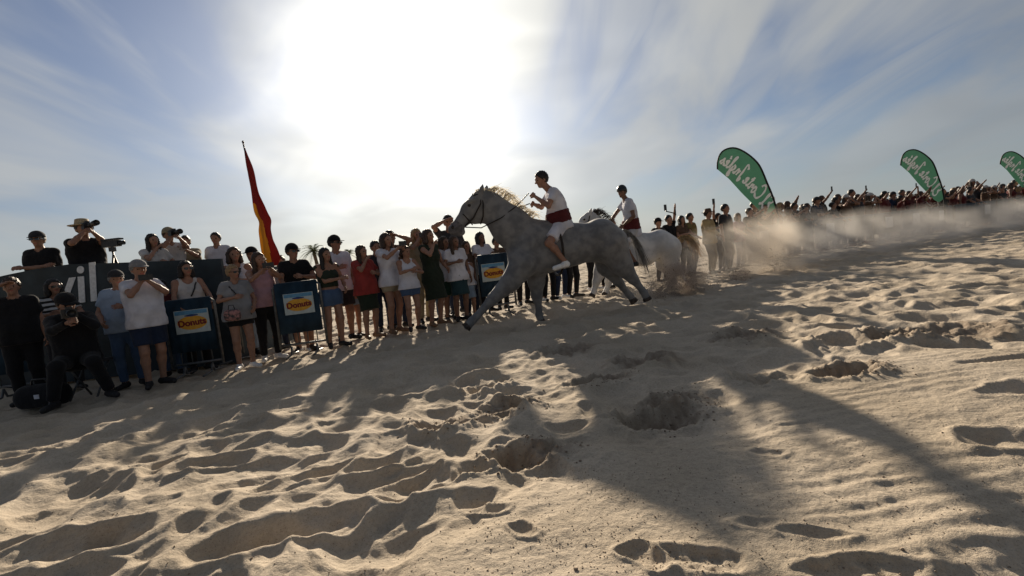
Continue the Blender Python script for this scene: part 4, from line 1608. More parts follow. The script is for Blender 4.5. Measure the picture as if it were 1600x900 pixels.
a = spectator(649, 359, 8.5, 40, ('cam', 'cam'), 'blond woman in beige top filming with both hands up', female=True, hair='blond', hstyle='bob', top=('tshirt', 'khaki'), bottom=('trousers', 'khaki'), hands=('grip', 'grip'), group=GR)
hold_phone(a, 'phone at the face of the blond woman in beige', fwd=.05, up=.05)
a = spectator(667, 360, 7.85, 50, ('chin', 'bag'), 'woman in dark green dress with brown hair', female=True, hair='brown', hstyle='bob', top=('dress', 'darkgreen'), head_yaw=15, shoe=M_SHOE_T, group=GR)
spectator(679, 378, 8.8, 30, ('down', 'down'), 'woman in pink top behind the green dress', female=True, hair='blond', hstyle='bob', top=('tshirt', 'pink'), bottom=('jeans', 'denim'), group=GR)
spectator(692, 371, 8.3, 40, ('crossed', 'chest'), 'woman in white shirt and green skirt', female=True, hair='brown', hstyle='bob', top=('tshirt', 'white'), bottom=('skirt', 'green'), head_yaw=20, group=GR)
spectator(708, 370, 8.15, 25, ('chest', 'down'), 'woman in white shirt, grey scarf and teal skirt below the horse head', female=True, hair='brown', hstyle='long', top=('tshirt', 'white'), bottom=('skirt', 'teal'), head_yaw=30, skin='dark', group=GR)
spectator(700, 346, 9.4, 20, ('shade', 'down'), 'tall man with dark hair and dark shirt at the horse nose', hair='black', top=('tshirt', 'charcoal'), bottom=('jeans', 'navy'), H=1.98, group=GR)
spectator(728, 424, 8.35, 20, ('chest', 'down'), 'child in white top and pale skirt beside the third doughnut sign', female=True, hair='brown', hstyle='pony', H=1.18, top=('tank', 'white'), bottom=('skirt', 'paledenim'), shoe=M_SHOE_T, group=GR)
spectator(727, 378, 8.8, 35, ('rail', 'down'), 'woman in brown shirt beside the third doughnut sign', female=True, hair='brown', hstyle='long', top=('tshirt', 'brown'), bottom=('jeans', 'navy'), group=GR)
spectator(749, 364, 8.95, 30, ('rail', 'rail'), 'woman in white shirt leaning on third barrier below the horse throat', female=True, hair='black', hstyle='bob', top=('tshirt', 'white'), bottom=('jeans', 'black'), head_yaw=20, skin='dark', group=GR)
spectator(774, 372, 9.1, 30, ('rail', 'rail'), 'man in brown shirt behind the third barrier by the horse chest', hair='black', top=('tshirt', 'brown'), bottom=('jeans', 'black'), group=GR)
# people whose legs show under the nearest horse
for i, (hx, hy, Y, t, c, n) in enumerate([(808, 368, 9.5, 'charcoal', 'black', 'leftmost'), (828, 364, 9.7, 'navy', 'black', 'second from left'), (848, 362, 9.8, 'black', 'black', 'third from left'),
                                          (868, 360, 9.9, 'grey', 'navy', 'fourth from left'), (886, 361, 10.0, 'brown', 'black', 'fifth from left'), (918, 352, 11.0, 'black', 'black', 'sixth from left'), (936, 350, 11.1, 'charcoal', 'black', 'seventh from left'), (955, 349, 11.2, 'navy', 'black', 'rightmost')]):
    spectator(hx, hy, Y, 25 + 4 * i, ('down', 'chest'), f'person in black trousers seen under the horse belly, {n} of eight', H=1.64, hair='black', top=('tshirt', t), bottom=('jeans', c), shoe=M_SHOE_W if i % 2 else M_SHOE_B, h=.019, group=GR)

# ------------------------------------------------------------------ stand at the left with spectators behind its parapet
M_BANNER = pmat('stand_banner', (0.024, 0.036, 0.045), rough=0.7, noise=0.25, nscale=3, bump=.2, bscale=8)
M_DECK = pmat('stand_deck', (0.12, 0.11, 0.10), rough=0.8, noise=0.3, nscale=6)
YS = 7.35
pa = at(-40, 420, YS)
pb = at(345, 405, YS)
zt = .5 * (at(200, 411, YS)[2] + at(330, 405, YS)[2])
stand_root = empty('viewing_stand', ((pa[0] + pb[0]) / 2, YS, gz((pa[0] + pb[0]) / 2, YS)))
cxs, czs = stand_root.location[0], stand_root.location[2]
prof = []
top_pts = [(-60, 446), (20, 428), (60, 420), (110, 413), (170, 411), (230, 409), (300, 406), (346, 404)]
V, F = [], []
for (x_, y_) in top_pts:
    t_ = at(x_, y_, YS)
    for dy in (-.03, .03):
        V += [(t_[0] - cxs, dy, t_[2] - czs), (t_[0] - cxs, dy, -.02)]
n = len(top_pts)
for i in range(n - 1):
    a_, b_ = i * 4, i * 4 + 4
    F += [(a_ + 1, b_ + 1, b_, a_), (a_ + 2, b_ + 2, b_ + 3, a_ + 3), (a_, b_, b_ + 2, a_ + 2)]
F += [(0, 2, 3, 1), ((n - 1) * 4, (n - 1) * 4 + 1, (n - 1) * 4 + 3, (n - 1) * 4 + 2)]
wall_o = obj('banner_wall', mesh_from('banner_wall', V, F, M_BANNER, smooth=False), stand_root)
DECK = .62
xl, xr = pa[0] - .4 - cxs, pb[0] - cxs
obj('deck', MB().box(((xl + xr) / 2, 1.06, DECK - .04), (xr - xl, 2.04, .08)).mesh('deck', M_DECK), stand_root)
for i in range(5):
    xx = xl + .1 + (xr - xl - .2) * i / 4
    for yy in (.15, 1.9):
        obj('post', MB().box((xx, yy, (DECK - .08) / 2 - .02), (.09, .09, DECK - .08)).mesh('post', M_METAL), stand_root)
obj('side_wall', MB().box((xr - .03, 1.06, .75), (.05, 2.0, 1.5)).mesh('side_wall', M_BANNER), stand_root)
obj('rail', MB().tube([(xl + .2, 2.0, DECK), (xl + .2, 2.0, 1.5), (xr - .1, 2.0, 1.5), (xr - .1, 2.0, DECK)], .02, 8).mesh('rail', M_METAL, True), stand_root)
M_WHITE = pmat('white_print', (0.62, 0.64, 0.66), rough=0.7, noise=.1)


def text_mesh(body, size, mat, ext=.003, shear=0.0, bold=0.0):
    cu = bpy.data.curves.new('text', 'FONT')
    cu.body = body
    cu.size = size
    cu.extrude = ext
    cu.shear = shear
    cu.offset = bold
    cu.align_x = 'CENTER'
    cu.align_y = 'CENTER'
    o = bpy.data.objects.new('text', cu)
    COL.objects.link(o)
    bpy.context.view_layer.update()
    dg = bpy.context.evaluated_depsgraph_get()
    me = bpy.data.meshes.new_from_object(o.evaluated_get(dg))
    bpy.data.objects.remove(o)
    me.materials.clear()
    me.materials.append(mat)
    return me


# painted word on the stand banner
lt = at(119, 452, YS)
me = text_mesh('vil', .86, M_WHITE, shear=.12, bold=.012)
o = obj('lettering', me, wall_o, loc=(lt[0] - cxs, -.036, lt[2] - czs + .05))
o.rotation_euler = (R(90), 0, 0)
tag(stand_root, 'dark viewing stand with white lettering on its front banner', 'stand')

zd = czs + DECK
GS = 'spectators up on the viewing stand'
spectator(58, 364, 7.75, 15, ('crossed', 'crossed'), 'man in dark polo with folded arms and flat cap on the stand', head_yaw=5, z0=zd, skin='tan', hair='grey', top=('polo', 'black'), bottom=('trousers', 'charcoal'), hat=('cap', FAB['charcoal']), glasses=True, fat=.2, group=GS)
a = spectator(127, 346, 7.8, 60, ('cam', 'lens'), 'man in straw hat and black shirt aiming a long lens', z0=zd, skin='tan', hair='black', top=('tshirt', 'black'), bottom=('trousers', 'charcoal'), hat=('straw', pmat('straw', (.38, .31, .2), noise=.2, nscale=60, bump=.5, bscale=120)), fat=.2, hands=('grip', 'grip'), group=GS)
hd = W(a, o_J[a.name]['head'])
d_ = nrm(V3(math.sin(R(62)), -math.cos(R(62)), .05))
photo_camera(hd + d_ * .17 + V3(0, 0, .01), d_, 'black camera with long lens held by the man in straw hat', .34)
a = spectator(236, 366, 7.7, 60, ('chin', 'chest'), 'woman with long dark hair and white top on the stand', z0=zd, female=True, hair='black', hstyle='long', top=('tshirt', 'offwhite'), bottom=('jeans', 'denim'), head_yaw=5, H=1.58, group=GS)
a = spectator(262, 361, 8.2, 60, ('cam', 'lens'), 'man in cap and pale shirt with camera on the stand', z0=zd, skin='tan', hair='brown', top=('tshirt', 'offwhite'), bottom=('jeans', 'denim'), hat=('cap', FAB['khaki']), H=1.72, hands=('grip', 'grip'), group=GS)
hd = W(a, o_J[a.name]['head'])
photo_camera(hd + d_ * .16, d_, 'camera held by the man in pale shirt on the stand', .22)
spectator(291, 384, 8.6, 20, ('phone', 'phone'), 'person with brown hair low behind the stand parapet', z0=zd, hair='brown', top=('tshirt', 'khaki'), bottom=('jeans', 'denim'), H=1.6, group=GS, h=.019)
spectator(339, 384, 8.8, 10, ('down', 'down'), 'man in white shirt at the right end of the stand', z0=zd, hair='black', top=('tshirt', 'white'), bottom=('jeans', 'denim'), H=1.62, group=GS, h=.019)
spectator(391, 375, 8.9, -10, ('down', 'down'), 'man in dark shirt left of the red and yellow flag', hair='black', top=('tshirt', 'charcoal'), bottom=('trousers', 'black'), hat=('cap', FAB['black']), H=1.9, group=GS, h=.019)
# small camera on a tripod
tp = at(180, 415, 7.7)
tr = empty('tripod', (tp[0], tp[1], zd))
hz_ = at(180, 392, 7.7)[2] - zd
for k in range(3):
    a_ = k * 2 * math.pi / 3 + .4
    obj('leg', MB().tube([(0, 0, hz_ - .06), (.30 * math.cos(a_), .30 * math.sin(a_), 0)], [.016, .01], 6).mesh('leg', M_BLACKPL, True), tr)
obj('column', MB().tube([(0, 0, hz_ - .3), (0, 0, hz_)], .014, 8).mesh('column', M_BLACKPL, True), tr)
obj('head', MB().box((0, 0, hz_ + .03), (.07, .07, .07)).mesh('head', M_BLACKPL), tr)
tag(tr, 'black tripod on the stand right of the man in straw hat', 'tripod')
vc = empty('video_camera', (tp[0], tp[1], zd + hz_ + .066))
obj('camera_body', MB().box((0, 0, .055), (.26, .09, .10)).box((.02, 0, .125), (.30, .10, .025)).mesh('camera_body', M_BLACKPL), vc)
obj('lens', MB().lathe([(.035, 0), (.035, .08), (.028, .08), (0, .06)], 14, np.array([[0, 0, 1], [1, 0, 0], [0, 1, 0]]), (.13, 0, .055)).mesh('lens', M_BLACKPL, True), vc)
tag(vc, 'flat topped black video camera on the tripod', 'camera')

# ------------------------------------------------------------------ barriers and sign boards
M_COVER = pmat('barrier_cover', (0.010, 0.028, 0.048), rough=0.75, noise=0.3, nscale=4, bump=.3, bscale=9)
M_BOARD = pmat('board_pale', (0.42, 0.48, 0.48), rough=0.5, noise=.05)
M_BOARDB = pmat('board_blue', (0.10, 0.26, 0.42), rough=0.5, noise=.1)
M_YEL = pmat('sign_yellow', (0.62, 0.31, 0.03), rough=0.5, noise=.08)
M_MAR = pmat('sign_maroon', (0.16, 0.012, 0.012), rough=0.5)
M_DKB = pmat('sign_navy', (0.02, 0.05, 0.16), rough=0.5)


def barrier_proto(w=1.9, cover=True):
    r = empty('crowd_barrier', (0, 0, 0))
    hgt = 1.08
    fr = MB().tube([(-w / 2, 0, .12), (-w / 2, 0, hgt - .06), (-w / 2 + .06, 0, hgt), (w / 2 - .06, 0, hgt), (w / 2, 0, hgt - .06), (w / 2, 0, .12)], .019, 8)
    obj('frame', fr.mesh('frame', M_METAL, True), r)
    obj('bottom_rail', MB().tube([(-w / 2, 0, .17), (w / 2, 0, .17)], .016, 8).mesh('bottom_rail', M_METAL, True), r)
    bar = MB().tube([(0, 0, .17), (0, 0, hgt)], .008, 6).mesh('bar', M_METAL, True)
    nb_ = max(5, int(w / .12))
    for i in range(1, nb_):
        obj('bar', bar, r, loc=(-w / 2 + w * i / nb_, 0, 0))
    for sx in (-1, 1):
        obj('foot', MB().tube([(0, 0, .14), (0, -.04, .03), (0, -.30, .012)], .015, 6).tube([(0, 0, .14), (0, .04, .03), (0, .30, .012)], .015, 6).mesh('foot', M_METAL, True), r, loc=(sx * (w / 2 - .15), 0, 0))
    if cover:
        n = 24
        V, F = [], []
        for i in range(n + 1):
            x = -w / 2 + .03 + (w - .06) * i / n
            yv = -.03 - .008 * math.sin(i * 1.3)
            for z in (hgt + .012, .62, .34):
                V += [(x, yv, z), (x, yv + .006, z)]
        for i in range(n):
            a, b = i * 6, i * 6 + 6
            for k in (0, 2):
                F += [(a + k + 2, b + k + 2, b + k, a + k), (a + k + 1, b + k + 1, b + k + 3, a + k + 3)]
            F += [(a, b, b + 1, a + 1), (a + 5, b + 5, b + 4, a + 4)]
        obj('cover', mesh_from('cover', V, F, M_COVER), r)
    return r


def sign_proto():
    r = empty('sign_board', (0, 0, 0))
    pn = obj('panel', MB().box((0, 0, 0), (.56, .014, .42)).mesh('panel', M_BOARD), r)
    obj('top_band', MB().box((0, -.0095, .165), (.53, .004, .07)).mesh('top_band', M_BOARDB), pn)
    n = 28
    V = [(.245 * math.cos(2 * math.pi * i / n), -.012, -.025 + .125 * math.sin(2 * math.pi * i / n)) for i in range(n)]
    V += [(x, -.006, z) for x, y, z in V]
    F = [tuple(range(n))] + [(i, (i + 1) % n, n + (i + 1) % n, n + i)[::-1] for i in range(n)]
    obj('oval', mesh_from('oval', V, F, M_YEL, smooth=False), pn)
    o = obj('lettering', text_mesh('Donuts', .155, M_MAR, .002, bold=.006), pn, loc=(0, -.0155, -.025))
    o.rotation_euler = (R(90), R(-3), 0)
    V = [(-.11, -.0125, .10), (0, -.0125, .088), (.11, -.0125, .10), (.11, -.0125, .118), (0, -.0125, .132), (-.11, -.0125, .118)]
    V += [(x, -.006, z) for x, y, z in V]
    F = [tuple(range(6))] + [(i, (i + 1) % 6, 6 + (i + 1) % 6, 6 + i)[::-1] for i in range(6)]
    obj('small_mark', mesh_from('small_mark', V, F, M_DKB, smooth=False), pn)
    return r


bp = barrier_proto(.66)
bpf = barrier_proto(1.9)
bpo = barrier_proto(1.5, False)
sp_ = sign_proto()
first = {'b': True, 'f': True, 's': True, 'o': True}


def put(proto, key, loc, rz, label, cat, group):
    o = proto if first[key] else copy_tree(proto)
    first[key] = False
    o.location = loc
    o.rotation_euler = (0, 0, rz)
    return tag(o, label, cat, group)


def barrier_at(px, py, Y, rz, key, label, sign=None, spx=None, scale=1.0):
    p = at(px, py, Y)
    z = gz(p[0], p[1])
    put(bp if key == 'b' else bpo, key, (p[0], p[1], z), R(rz), label, 'barrier', 'crowd barriers along the track')
    if sign:
        q = at(spx[0], spx[1], Y - .06)
        # slide the sign along the barrier's plane
        t = q[0] - p[0]
        s_ = put(sp_, 's', (p[0] + t - .062 * math.sin(-R(rz)) * 0, p[1] + math.tan(R(rz)) * t - .062, q[2]), R(rz), sign, 'sign', 'doughnut sign boards on the barriers')
        s_.scale = (scale,) * 3


barrier_at(20, 560, 6.3, 8, 'b', 'dark covered barrier at the far left edge', 'doughnut sign board at the far left edge, half hidden by the photographer', (32, 542), .85)
barrier_at(302, 520, 6.55, 10, 'b', 'dark covered barrier right of the man in white shirt', 'doughnut sign board right of the man in white shirt', (300, 502), .78)
barrier_at(470, 500, 6.85, 10, 'b', 'dark blue covered barrier below the man in black shirt', 'doughnut sign board in the middle, in front of the man in black shirt', (467, 474), .74)
barrier_at(775, 440, 8.35, 14, 'b', 'dark blue covered barrier by the horse chest', 'doughnut sign board just in front of the horse chest', (771, 425), .76)
# flattened barrier pieces behind the blond woman
barrier_at(330, 500, 7.7, -28, 'o', 'bare metal barrier standing askew behind the blond woman')


# ------------------------------------------------------------------ crowd further up the track
ARCH = []
specs = [
    dict(pose=('phone', 'phone'), female=False, hair='black', top=('tshirt', 'black'), bottom=('jeans', 'navy')),
    dict(pose=('phonehigh', 'phonehigh'), female=True, hair='brown', hstyle='long', top=('tshirt', 'darkred'), bottom=('jeans', 'black')),
    dict(pose=('down', 'chest'), female=True, hair='brown', hstyle='bob', top=('tank', 'maroon'), bottom=('short', 'navy')),
    dict(pose=('rail', 'rail'), female=False, hair='black', top=('tshirt', 'charcoal'), bottom=('trousers', 'charcoal'), fat=.15),
    dict(pose=('up', 'down'), female=False, hair='black', top=('tshirt', 'red'), bottom=('shorts', 'navy')),
    dict(pose=('shade', 'hip'), female=True, hair='black', hstyle='pony', top=('tshirt', 'maroon'), bottom=('jeans', 'denim')),
    dict(pose=('crossed', 'crossed'), female=False, hair='brown', top=('polo', 'navy'), bottom=('shorts', 'charcoal'), hat=('cap', FAB['charcoal'])),
    dict(pose=('clap', 'clap'), female=True, hair='blond', hstyle='bob', top=('tank', 'grey'), bottom=('skirt', 'navy')),
    dict(pose=('phonehigh', 'down'), female=False, hair='brown', top=('tshirt', 'charcoal'), bottom=('jeans', 'navy')),
    dict(pose=('cam', 'cam'), female=True, hair='brown', hstyle='long', top=('tshirt', 'brown'), bottom=('jeans', 'black'), hat=('cap', FAB['offwhite']))]
LOOK = ['in black', 'in dark red', 'in a maroon tank top', 'in charcoal', 'in red', 'in maroon', 'in navy', 'in grey', 'in dark grey', 'in brown']
TOPN = ['black', 'darkred', 'coral', 'charcoal', 'red', 'maroon', 'bluegrey', 'white', 'grey', 'brown']
for i, k in enumerate(specs):
    J = stand(1.70, k.pop('pose'), R(10), 0)
    o = person(J, (0, -50 - i, 0), 0, h=.026, skin=('tan', 'dark', 'dark')[i % 3], shoe=None, label='x', **k)
    ARCH.append((o, J))
used = set()
FARG = 'distant spectators behind the upper barriers'


def far_person(k, px, Y, H, yaw, label):
    o, J = ARCH[k]
    if k in used:
        o = copy_tree(o)
    used.add(k)
    p = at(px, 330, Y)
    g = gz(p[0], p[1])
    o.location = (p[0], p[1], g)
    o.rotation_euler = (0, 0, R(yaw))
    s = H / 1.70
    o.scale = (s * random.uniform(.95, 1.1), s * random.uniform(.95, 1.1), s)
    tag(o, label, 'person', FARG)
    return o, J, s


def Yl(px):
    return float(np.interp(px, [1020, 1130, 1250, 1400, 1500, 1600, 1660], [11.6, 12.6, 15, 18, 20, 22.5, 24]))


rg = random.Random(5)
WHERE = [(1215, 'left of first flag'), (1290, 'right of first flag'), (1380, 'between first two flags'), (1475, 'left of second flag'), (1560, 'right of second flag'), (1700, 'below third flag')]
ORD = ['first', 'second', 'third', 'fourth', 'fifth', 'sixth', 'seventh', 'eighth', 'ninth', 'tenth', 'eleventh', 'twelfth', 'thirteenth', 'fourteenth', 'fifteenth', 'sixteenth']
cnt = {}
people = []
px = 1168.0
last = -1
while px < 1640:
    for row in range(3):
        if row == 2 and rg.random() < .2:
            continue
        k = rg.choice([i for i in (0, 0, 0, 0, 1, 2, 2, 3, 3, 3, 5, 5, 6, 6, 7, 8, 9, 9, 9) if i != last])
        last = k
        people.append((px + rg.uniform(-5, 5) + row * 7, row, k))
    px += rg.uniform(.36, .52) * 720 / Yl(px)
people.sort()
for (x, row, k) in people:
    w = [q for q in WHERE if x < q[0]][0][1]
    rn = ('front', 'second', 'back')[row]
    key = (w, row)
    cnt[key] = cnt.get(key, 0) + 1
    lab = f'person {LOOK[k]}, {ORD[min(cnt[key], 16) - 1]} in the {rn} row {w}'
    if len(lab.split()) > 19:
        pass
    H = rg.uniform(1.58, 1.9) + (.08 if row else 0) + (.25 if row == 2 and rg.random() < .2 else 0)
    o, J, s = far_person(k, x, Yl(x) + .25 + row * .62, H, rg.uniform(0, 55), lab)
    if k in (1, 8) and row < 2 and rg.random() < .6:
        i = 0
        wv = np.array(o.location) + np.array(Matrix.Rotation(o.rotation_euler[2], 3, 'Z') @ Vector(J['wr'][0] * V3(*o.scale)))
        smartphone(wv + V3(.02, -.04, .14), V3(.4, -1, 0), f'phone raised by the {ORD[min(cnt[key], 16) - 1]} person in the {rn} row {w}', True, 'phones raised in the distant crowd')

for i, (o, J) in enumerate(ARCH):
    if i not in used:
        for c in list(o.children):
            bpy.data.objects.remove(c)
        bpy.data.objects.remove(o)

# the few people around the dust, seen past the second horse
a = spectator(1027, 342, 11.3, 30, ('down', 'chest'), 'dark haired person in cap just above the pale horse rump', hair='black', top=('tshirt', 'charcoal'), bottom=('jeans', 'black'), hat=('cap', FAB['black']), group=FARG, h=.022)
a = spectator(1045, 349, 11.9, 30, ('down', 'up'), 'person reaching a phone stick up behind the pale horse', hair='black', top=('tshirt', 'black'), bottom=('jeans', 'black'), group=FARG, h=.022, H=1.6)
wv = wrists(a)[1]
sk = empty('selfie_stick', wv)
tp_ = at(1040, 330, 11.85) - wv
obj('rod', MB().tube([(0, 0, -.15), tuple(tp_)], .014, 8).mesh('rod', M_BLACKPL, True), sk)
obj('grip', MB().tube([(0, 0, -.2), (0, 0, -.02)], .022, 8).mesh('grip', M_BLACKPL, True), sk)
tag(sk, 'thin dark stick held up behind the pale horse', 'stick')
ph = smartphone(wv + tp_ + V3(0, 0, .09), V3(.3, -1, 0), 'phone on top of the stick behind the pale horse', True)
spectator(1064, 338, 12.0, 25, ('chest', 'down'), 'woman with dark hair and brown top left of the straw hat', female=True, hair='black', hstyle='bob', top=('tshirt', 'brown'), bottom=('jeans', 'black'), group=FARG, h=.022)
spectator(1077, 334, 12.2, 35, ('rail', 'down'), 'man in olive shirt beside the straw hat', hair='black', top=('tshirt', 'olive'), bottom=('jeans', 'black'), group=FARG, h=.022)
spectator(1105, 328, 11.9, 40, ('chest', 'bag'), 'man in tan shirt and dark brimmed hat', skin='tan', hair='black', top=('long', 'tan'), bottom=('trousers', 'khaki'), hat=('straw', FAB['brown']), fat=.05, group=FARG, h=.020)
a = spectator(1132, 320, 12.1, 35, ('down', 'down'), 'tall man in dark shirt with pale belt line right of the brimmed hat', hair='black', top=('tshirt', 'charcoal'), bottom=('trousers', 'black'), group=FARG, h=.020)
a = spectator(1121, 334, 12.5, 30, ('up', 'down'), 'man in black shirt holding a phone high between hat and tall man', hair='black', top=('tshirt', 'black'), bottom=('jeans', 'black'), group=FARG, h=.022)
smartphone(wrists(a)[0] + V3(0, 0, .14), V3(.3, -1, 0), 'phone held highest above the man in black shirt', True)
spectator(1152, 334, 12.9, 30, ('rail', 'rail'), 'woman in pink top left of the first green flag', female=True, hair='brown', hstyle='bob', top=('tshirt', 'pink'), bottom=('jeans', 'denim'), group=FARG, h=.022)

# barriers in front of them
M_PLATE = pmat('plate_white', (0.42, 0.44, 0.46), rough=0.5, noise=.1)
bx = 1190.0
i = nb = 0
while bx < 1660:
    p = at(bx, 360, Yl(bx) - .45)
    q = at(bx + 40, 360, Yl(bx + 40) - .45)
    ang = math.atan2(q[1] - p[1], q[0] - p[0])
    o = put(bpf, 'f', (p[0], p[1], gz(p[0], p[1]) - .01), ang, f'dark covered barrier before the distant crowd, {ORD[i]} from the brimmed hat', 'barrier', 'crowd barriers along the track')
    if i % 2 == 0 or i == 5:
        n_ = V3(math.sin(ang), -math.cos(ang), 0)
        nb += 1
        s_ = empty('notice_board', V3(p[0], p[1], 0) + n_ * .06 + V3(0, 0, gz(p[0], p[1]) + .72), ang)
        obj('panel', MB().box((0, 0, 0), (.50, .014, .40)).mesh('panel', M_PLATE), s_)
        obj('frame', MB().box((0, .004, 0), (.54, .012, .44)).mesh('frame', M_METAL), s_)
        tag(s_, f'plain pale board on the distant barrier, {ORD[nb]} from the left', 'sign', 'pale boards on the distant barriers')
    d = np.linalg.norm(q - p)
    bx += 40 * 1.98 / d
    i += 1

# ------------------------------------------------------------------ feather flags
YF = 14.0
M_GREEN = pmat('flag_green', (0.15, 0.29, 0.225), rough=0.7, noise=0.10, nscale=3, bump=.25, bscale=6, trans=.5)
M_POLEB = pmat('flag_pole', (0.01, 0.01, 0.012), rough=0.5)
M_LET = pmat('flag_letter', (0.93, 0.96, 0.94), rough=0.6, noise=.02)
outer = [(1217, 334), (1214, 324), (1206, 304), (1196.6, 286), (1189, 269), (1182, 256), (1168, 243), (1153, 234), (1142, 231.5), (1129, 235), (1121.5, 243), (1119, 254.6), (1120, 265)]
inner = [(1120, 265), (1139, 280), (1160.5, 302), (1182, 322), (1199.5, 338), (1208, 342), (1217, 334)]
bpos = at(1219, 390, YF)
bpos[2] = gz(bpos[0], bpos[1])


def fl(px, py):
    p = at(px, py, YF) - bpos
    return p[0], p[2]


def bow(x, z):
    return .10 * math.sin(z * 1.7 + x * .8)


flag = empty('feather_flag', bpos)
O = [fl(*p) for p in outer]
I = [fl(*p) for p in inner]


def resample(P, n):
    P = np.array(P)
    d = np.concatenate([[0], np.cumsum(np.linalg.norm(np.diff(P, axis=0), axis=1))])
    t = np.linspace(0, d[-1], n)
    return np.stack([np.interp(t, d, P[:, 0]), np.interp(t, d, P[:, 1])], 1)


def smoothc(P, it=3):
    P = np.array(P, float)
    for _ in range(it):
        Q = [P[0]]
        for a, b in zip(P[:-1], P[1:]):
            Q += [a * .75 + b * .25, a * .25 + b * .75]
        Q.append(P[-1])
        P = np.array(Q)
    return P


OS = smoothc(O)
no = 40
oo = resample(OS, no)
ii = resample(I[::-1], no)
V, F = [], []
m = 9
for i in range(no):
    for j in range(m):
        t = j / (m - 1)
        x, z = oo[i] * (1 - t) + ii[i] * t
        V.append((x, bow(x, z), z))
nV = len(V)
V += [(x, y + .004, z) for x, y, z in V]
for i in range(no - 1):
    for j in range(m - 1):
        a = i * m + j
        F.append((a, a + 1, a + m + 1, a + m))
        F.append((nV + a + m, nV + a + m + 1, nV + a + 1, nV + a))
cloth_o = obj('cloth', mesh_from('cloth', V, F, M_GREEN), flag)
pole_pts = [(0.0, 0.0, -.1), (-.01, 0, .5)] + [(x, bow(x, z), z) for x, z in oo]
obj('pole', MB().tube(pole_pts, [.028] * 2 + list(np.linspace(.030, .022, no)), 8).mesh('pole', M_POLEB, True), flag)
obj('base_plate', MB().box((0, 0, .01), (.40, .40, .03)).mesh('base_plate', M_METAL), flag)
# hand-lettered name, seen from behind so it reads mirrored: stroke font in text space
G = {
    'E': (.62, [[(.60, .92), (.35, 1.0), (.12, .86), (.18, .62), (.42, .55), (.15, .48), (.02, .22), (.18, .02), (.45, .04), (.62, .18)]]),
    'l': (.26, [[(.02, .10), (.16, .55), (.22, .95), (.12, 1.0), (.07, .6), (.08, .12), (.16, .02), (.26, .12)]]),
    'C': (.66, [[(.60, .74), (.56, .94), (.36, 1.0), (.12, .75), (.04, .35), (.18, .04), (.44, .03), (.66, .2)]]),
    'o': (.38, [[(.22, .46), (.06, .36), (.05, .12), (.18, .02), (.32, .14), (.30, .38), (.20, .46), (.38, .38)]]),
    'r': (.32, [[(.0, .2), (.10, .48), (.10, .36), (.24, .40), (.18, .12), (.24, .02), (.34, .12)]]),
    't': (.30, [[(.12, .78), (.08, .2), (.14, .02), (.28, .12)], [(-.02, .55), (.26, .58)]]),
    'e': (.36, [[(.02, .2), (.24, .28), (.26, .42), (.14, .46), (.04, .28), (.08, .05), (.22, .02), (.36, .16)]]),
    'I': (.40, [[(.02, .80), (.22, 1.0), (.40, 1.02), (.24, .5), (.14, -.10), (.0, -.16), (-.06, .0), (.2, .12)]]),
    'n': (.42, [[(.02, .44), (.06, .04)], [(.05, .22), (.16, .44), (.26, .40), (.26, .06), (.34, .02), (.42, .12)]]),
    'g': (.38, [[(.30, .44), (.10, .44), (.04, .2), (.16, .06), (.28, .24), (.30, .44), (.26, -.1), (.16, -.36), (.0, -.30), (.14, -.06), (.38, .10)]]),
    'é': (.36, [[(.02, .2), (.24, .28), (.26, .42), (.14, .46), (.04, .28), (.08, .05), (.22, .02), (.36, .16)], [(.16, .58), (.30, .80)]]),
    's': (.36, [[(.0, .10), (.18, .48), (.16, .30), (.28, .14), (.18, .0), (.0, .06)]]),
    ' ': (.22, [])}
tot = sum(G[c][0] + .04 for c in 'El Corte Inglés')
p0, p1 = np.array(fl(1202, 325)), np.array(fl(1126, 247))
du = p1 - p0
L = np.linalg.norm(du)
du = du / L
dv = np.array([-du[1], du[0]])
if dv[0] < 0:
    dv = -dv                                # mirrored: the tops of the letters point to the upper right
sc_ = L / tot
let = MB()
cur = 0
curve_c = lambda t: .05 * L * math.sin(math.pi * t)
for ch in 'El Corte Inglés':
    w_, strokes = G[ch]
    for stq in strokes:
        P2 = smoothc(stq, 2)
        tb, n_ = [], len(P2)
        up_, dn_ = [], []
        for k in range(n_):
            a, b = P2[max(k - 1, 0)], P2[min(k + 1, n_ - 1)]
            tn = (b - a) / (np.linalg.norm(b - a) + 1e-9)
            nn = np.array([-tn[1], tn[0]]) * (.075 + .015 * math.sin(k))
            for lst, q in ((up_, P2[k] + nn), (dn_, P2[k] - nn)):
                uu, vv = (cur + q[0]) * sc_, (q[1] - .35) * sc_ * 1.3
                xy = p0 + du * uu + dv * (vv + curve_c(uu / L))
                lst.append(xy)
        for off, side in ((-.006, 1), (.010, -1)):
            k0 = len(let.V)
            for a, b in zip(up_, dn_):
                let.V += [(a[0], bow(*a) + off, a[1]), (b[0], bow(*b) + off, b[1])]
            for k in range(n_ - 1):
                f_ = (k0 + 2 * k, k0 + 2 * k + 1, k0 + 2 * k + 3, k0 + 2 * k + 2)
                let.F.append(f_ if side > 0 else f_[::-1])
    cur += w_ + .04
obj('lettering', let.mesh('lettering', M_LET), cloth_o)
GF = 'green feather flags beyond the crowd'
tag(flag, 'nearest green feather flag with white script, left of the three', 'flag', GF)
for px_, Y_, sx, lab in ((1478, 18.9, 1.02, 'middle green feather flag with white script, above the distant crowd'), (1620, 22.6, 1.0, 'green feather flag cut by the right edge')):
    f2 = copy_tree(flag)
    p = at(px_, 350, Y_)
    f2.location = (p[0], p[1], gz(p[0], p[1]))
    f2.scale = (sx, 1, 1.0 if px_ < 1500 else .96)
    tag(f2, lab, 'flag', GF)

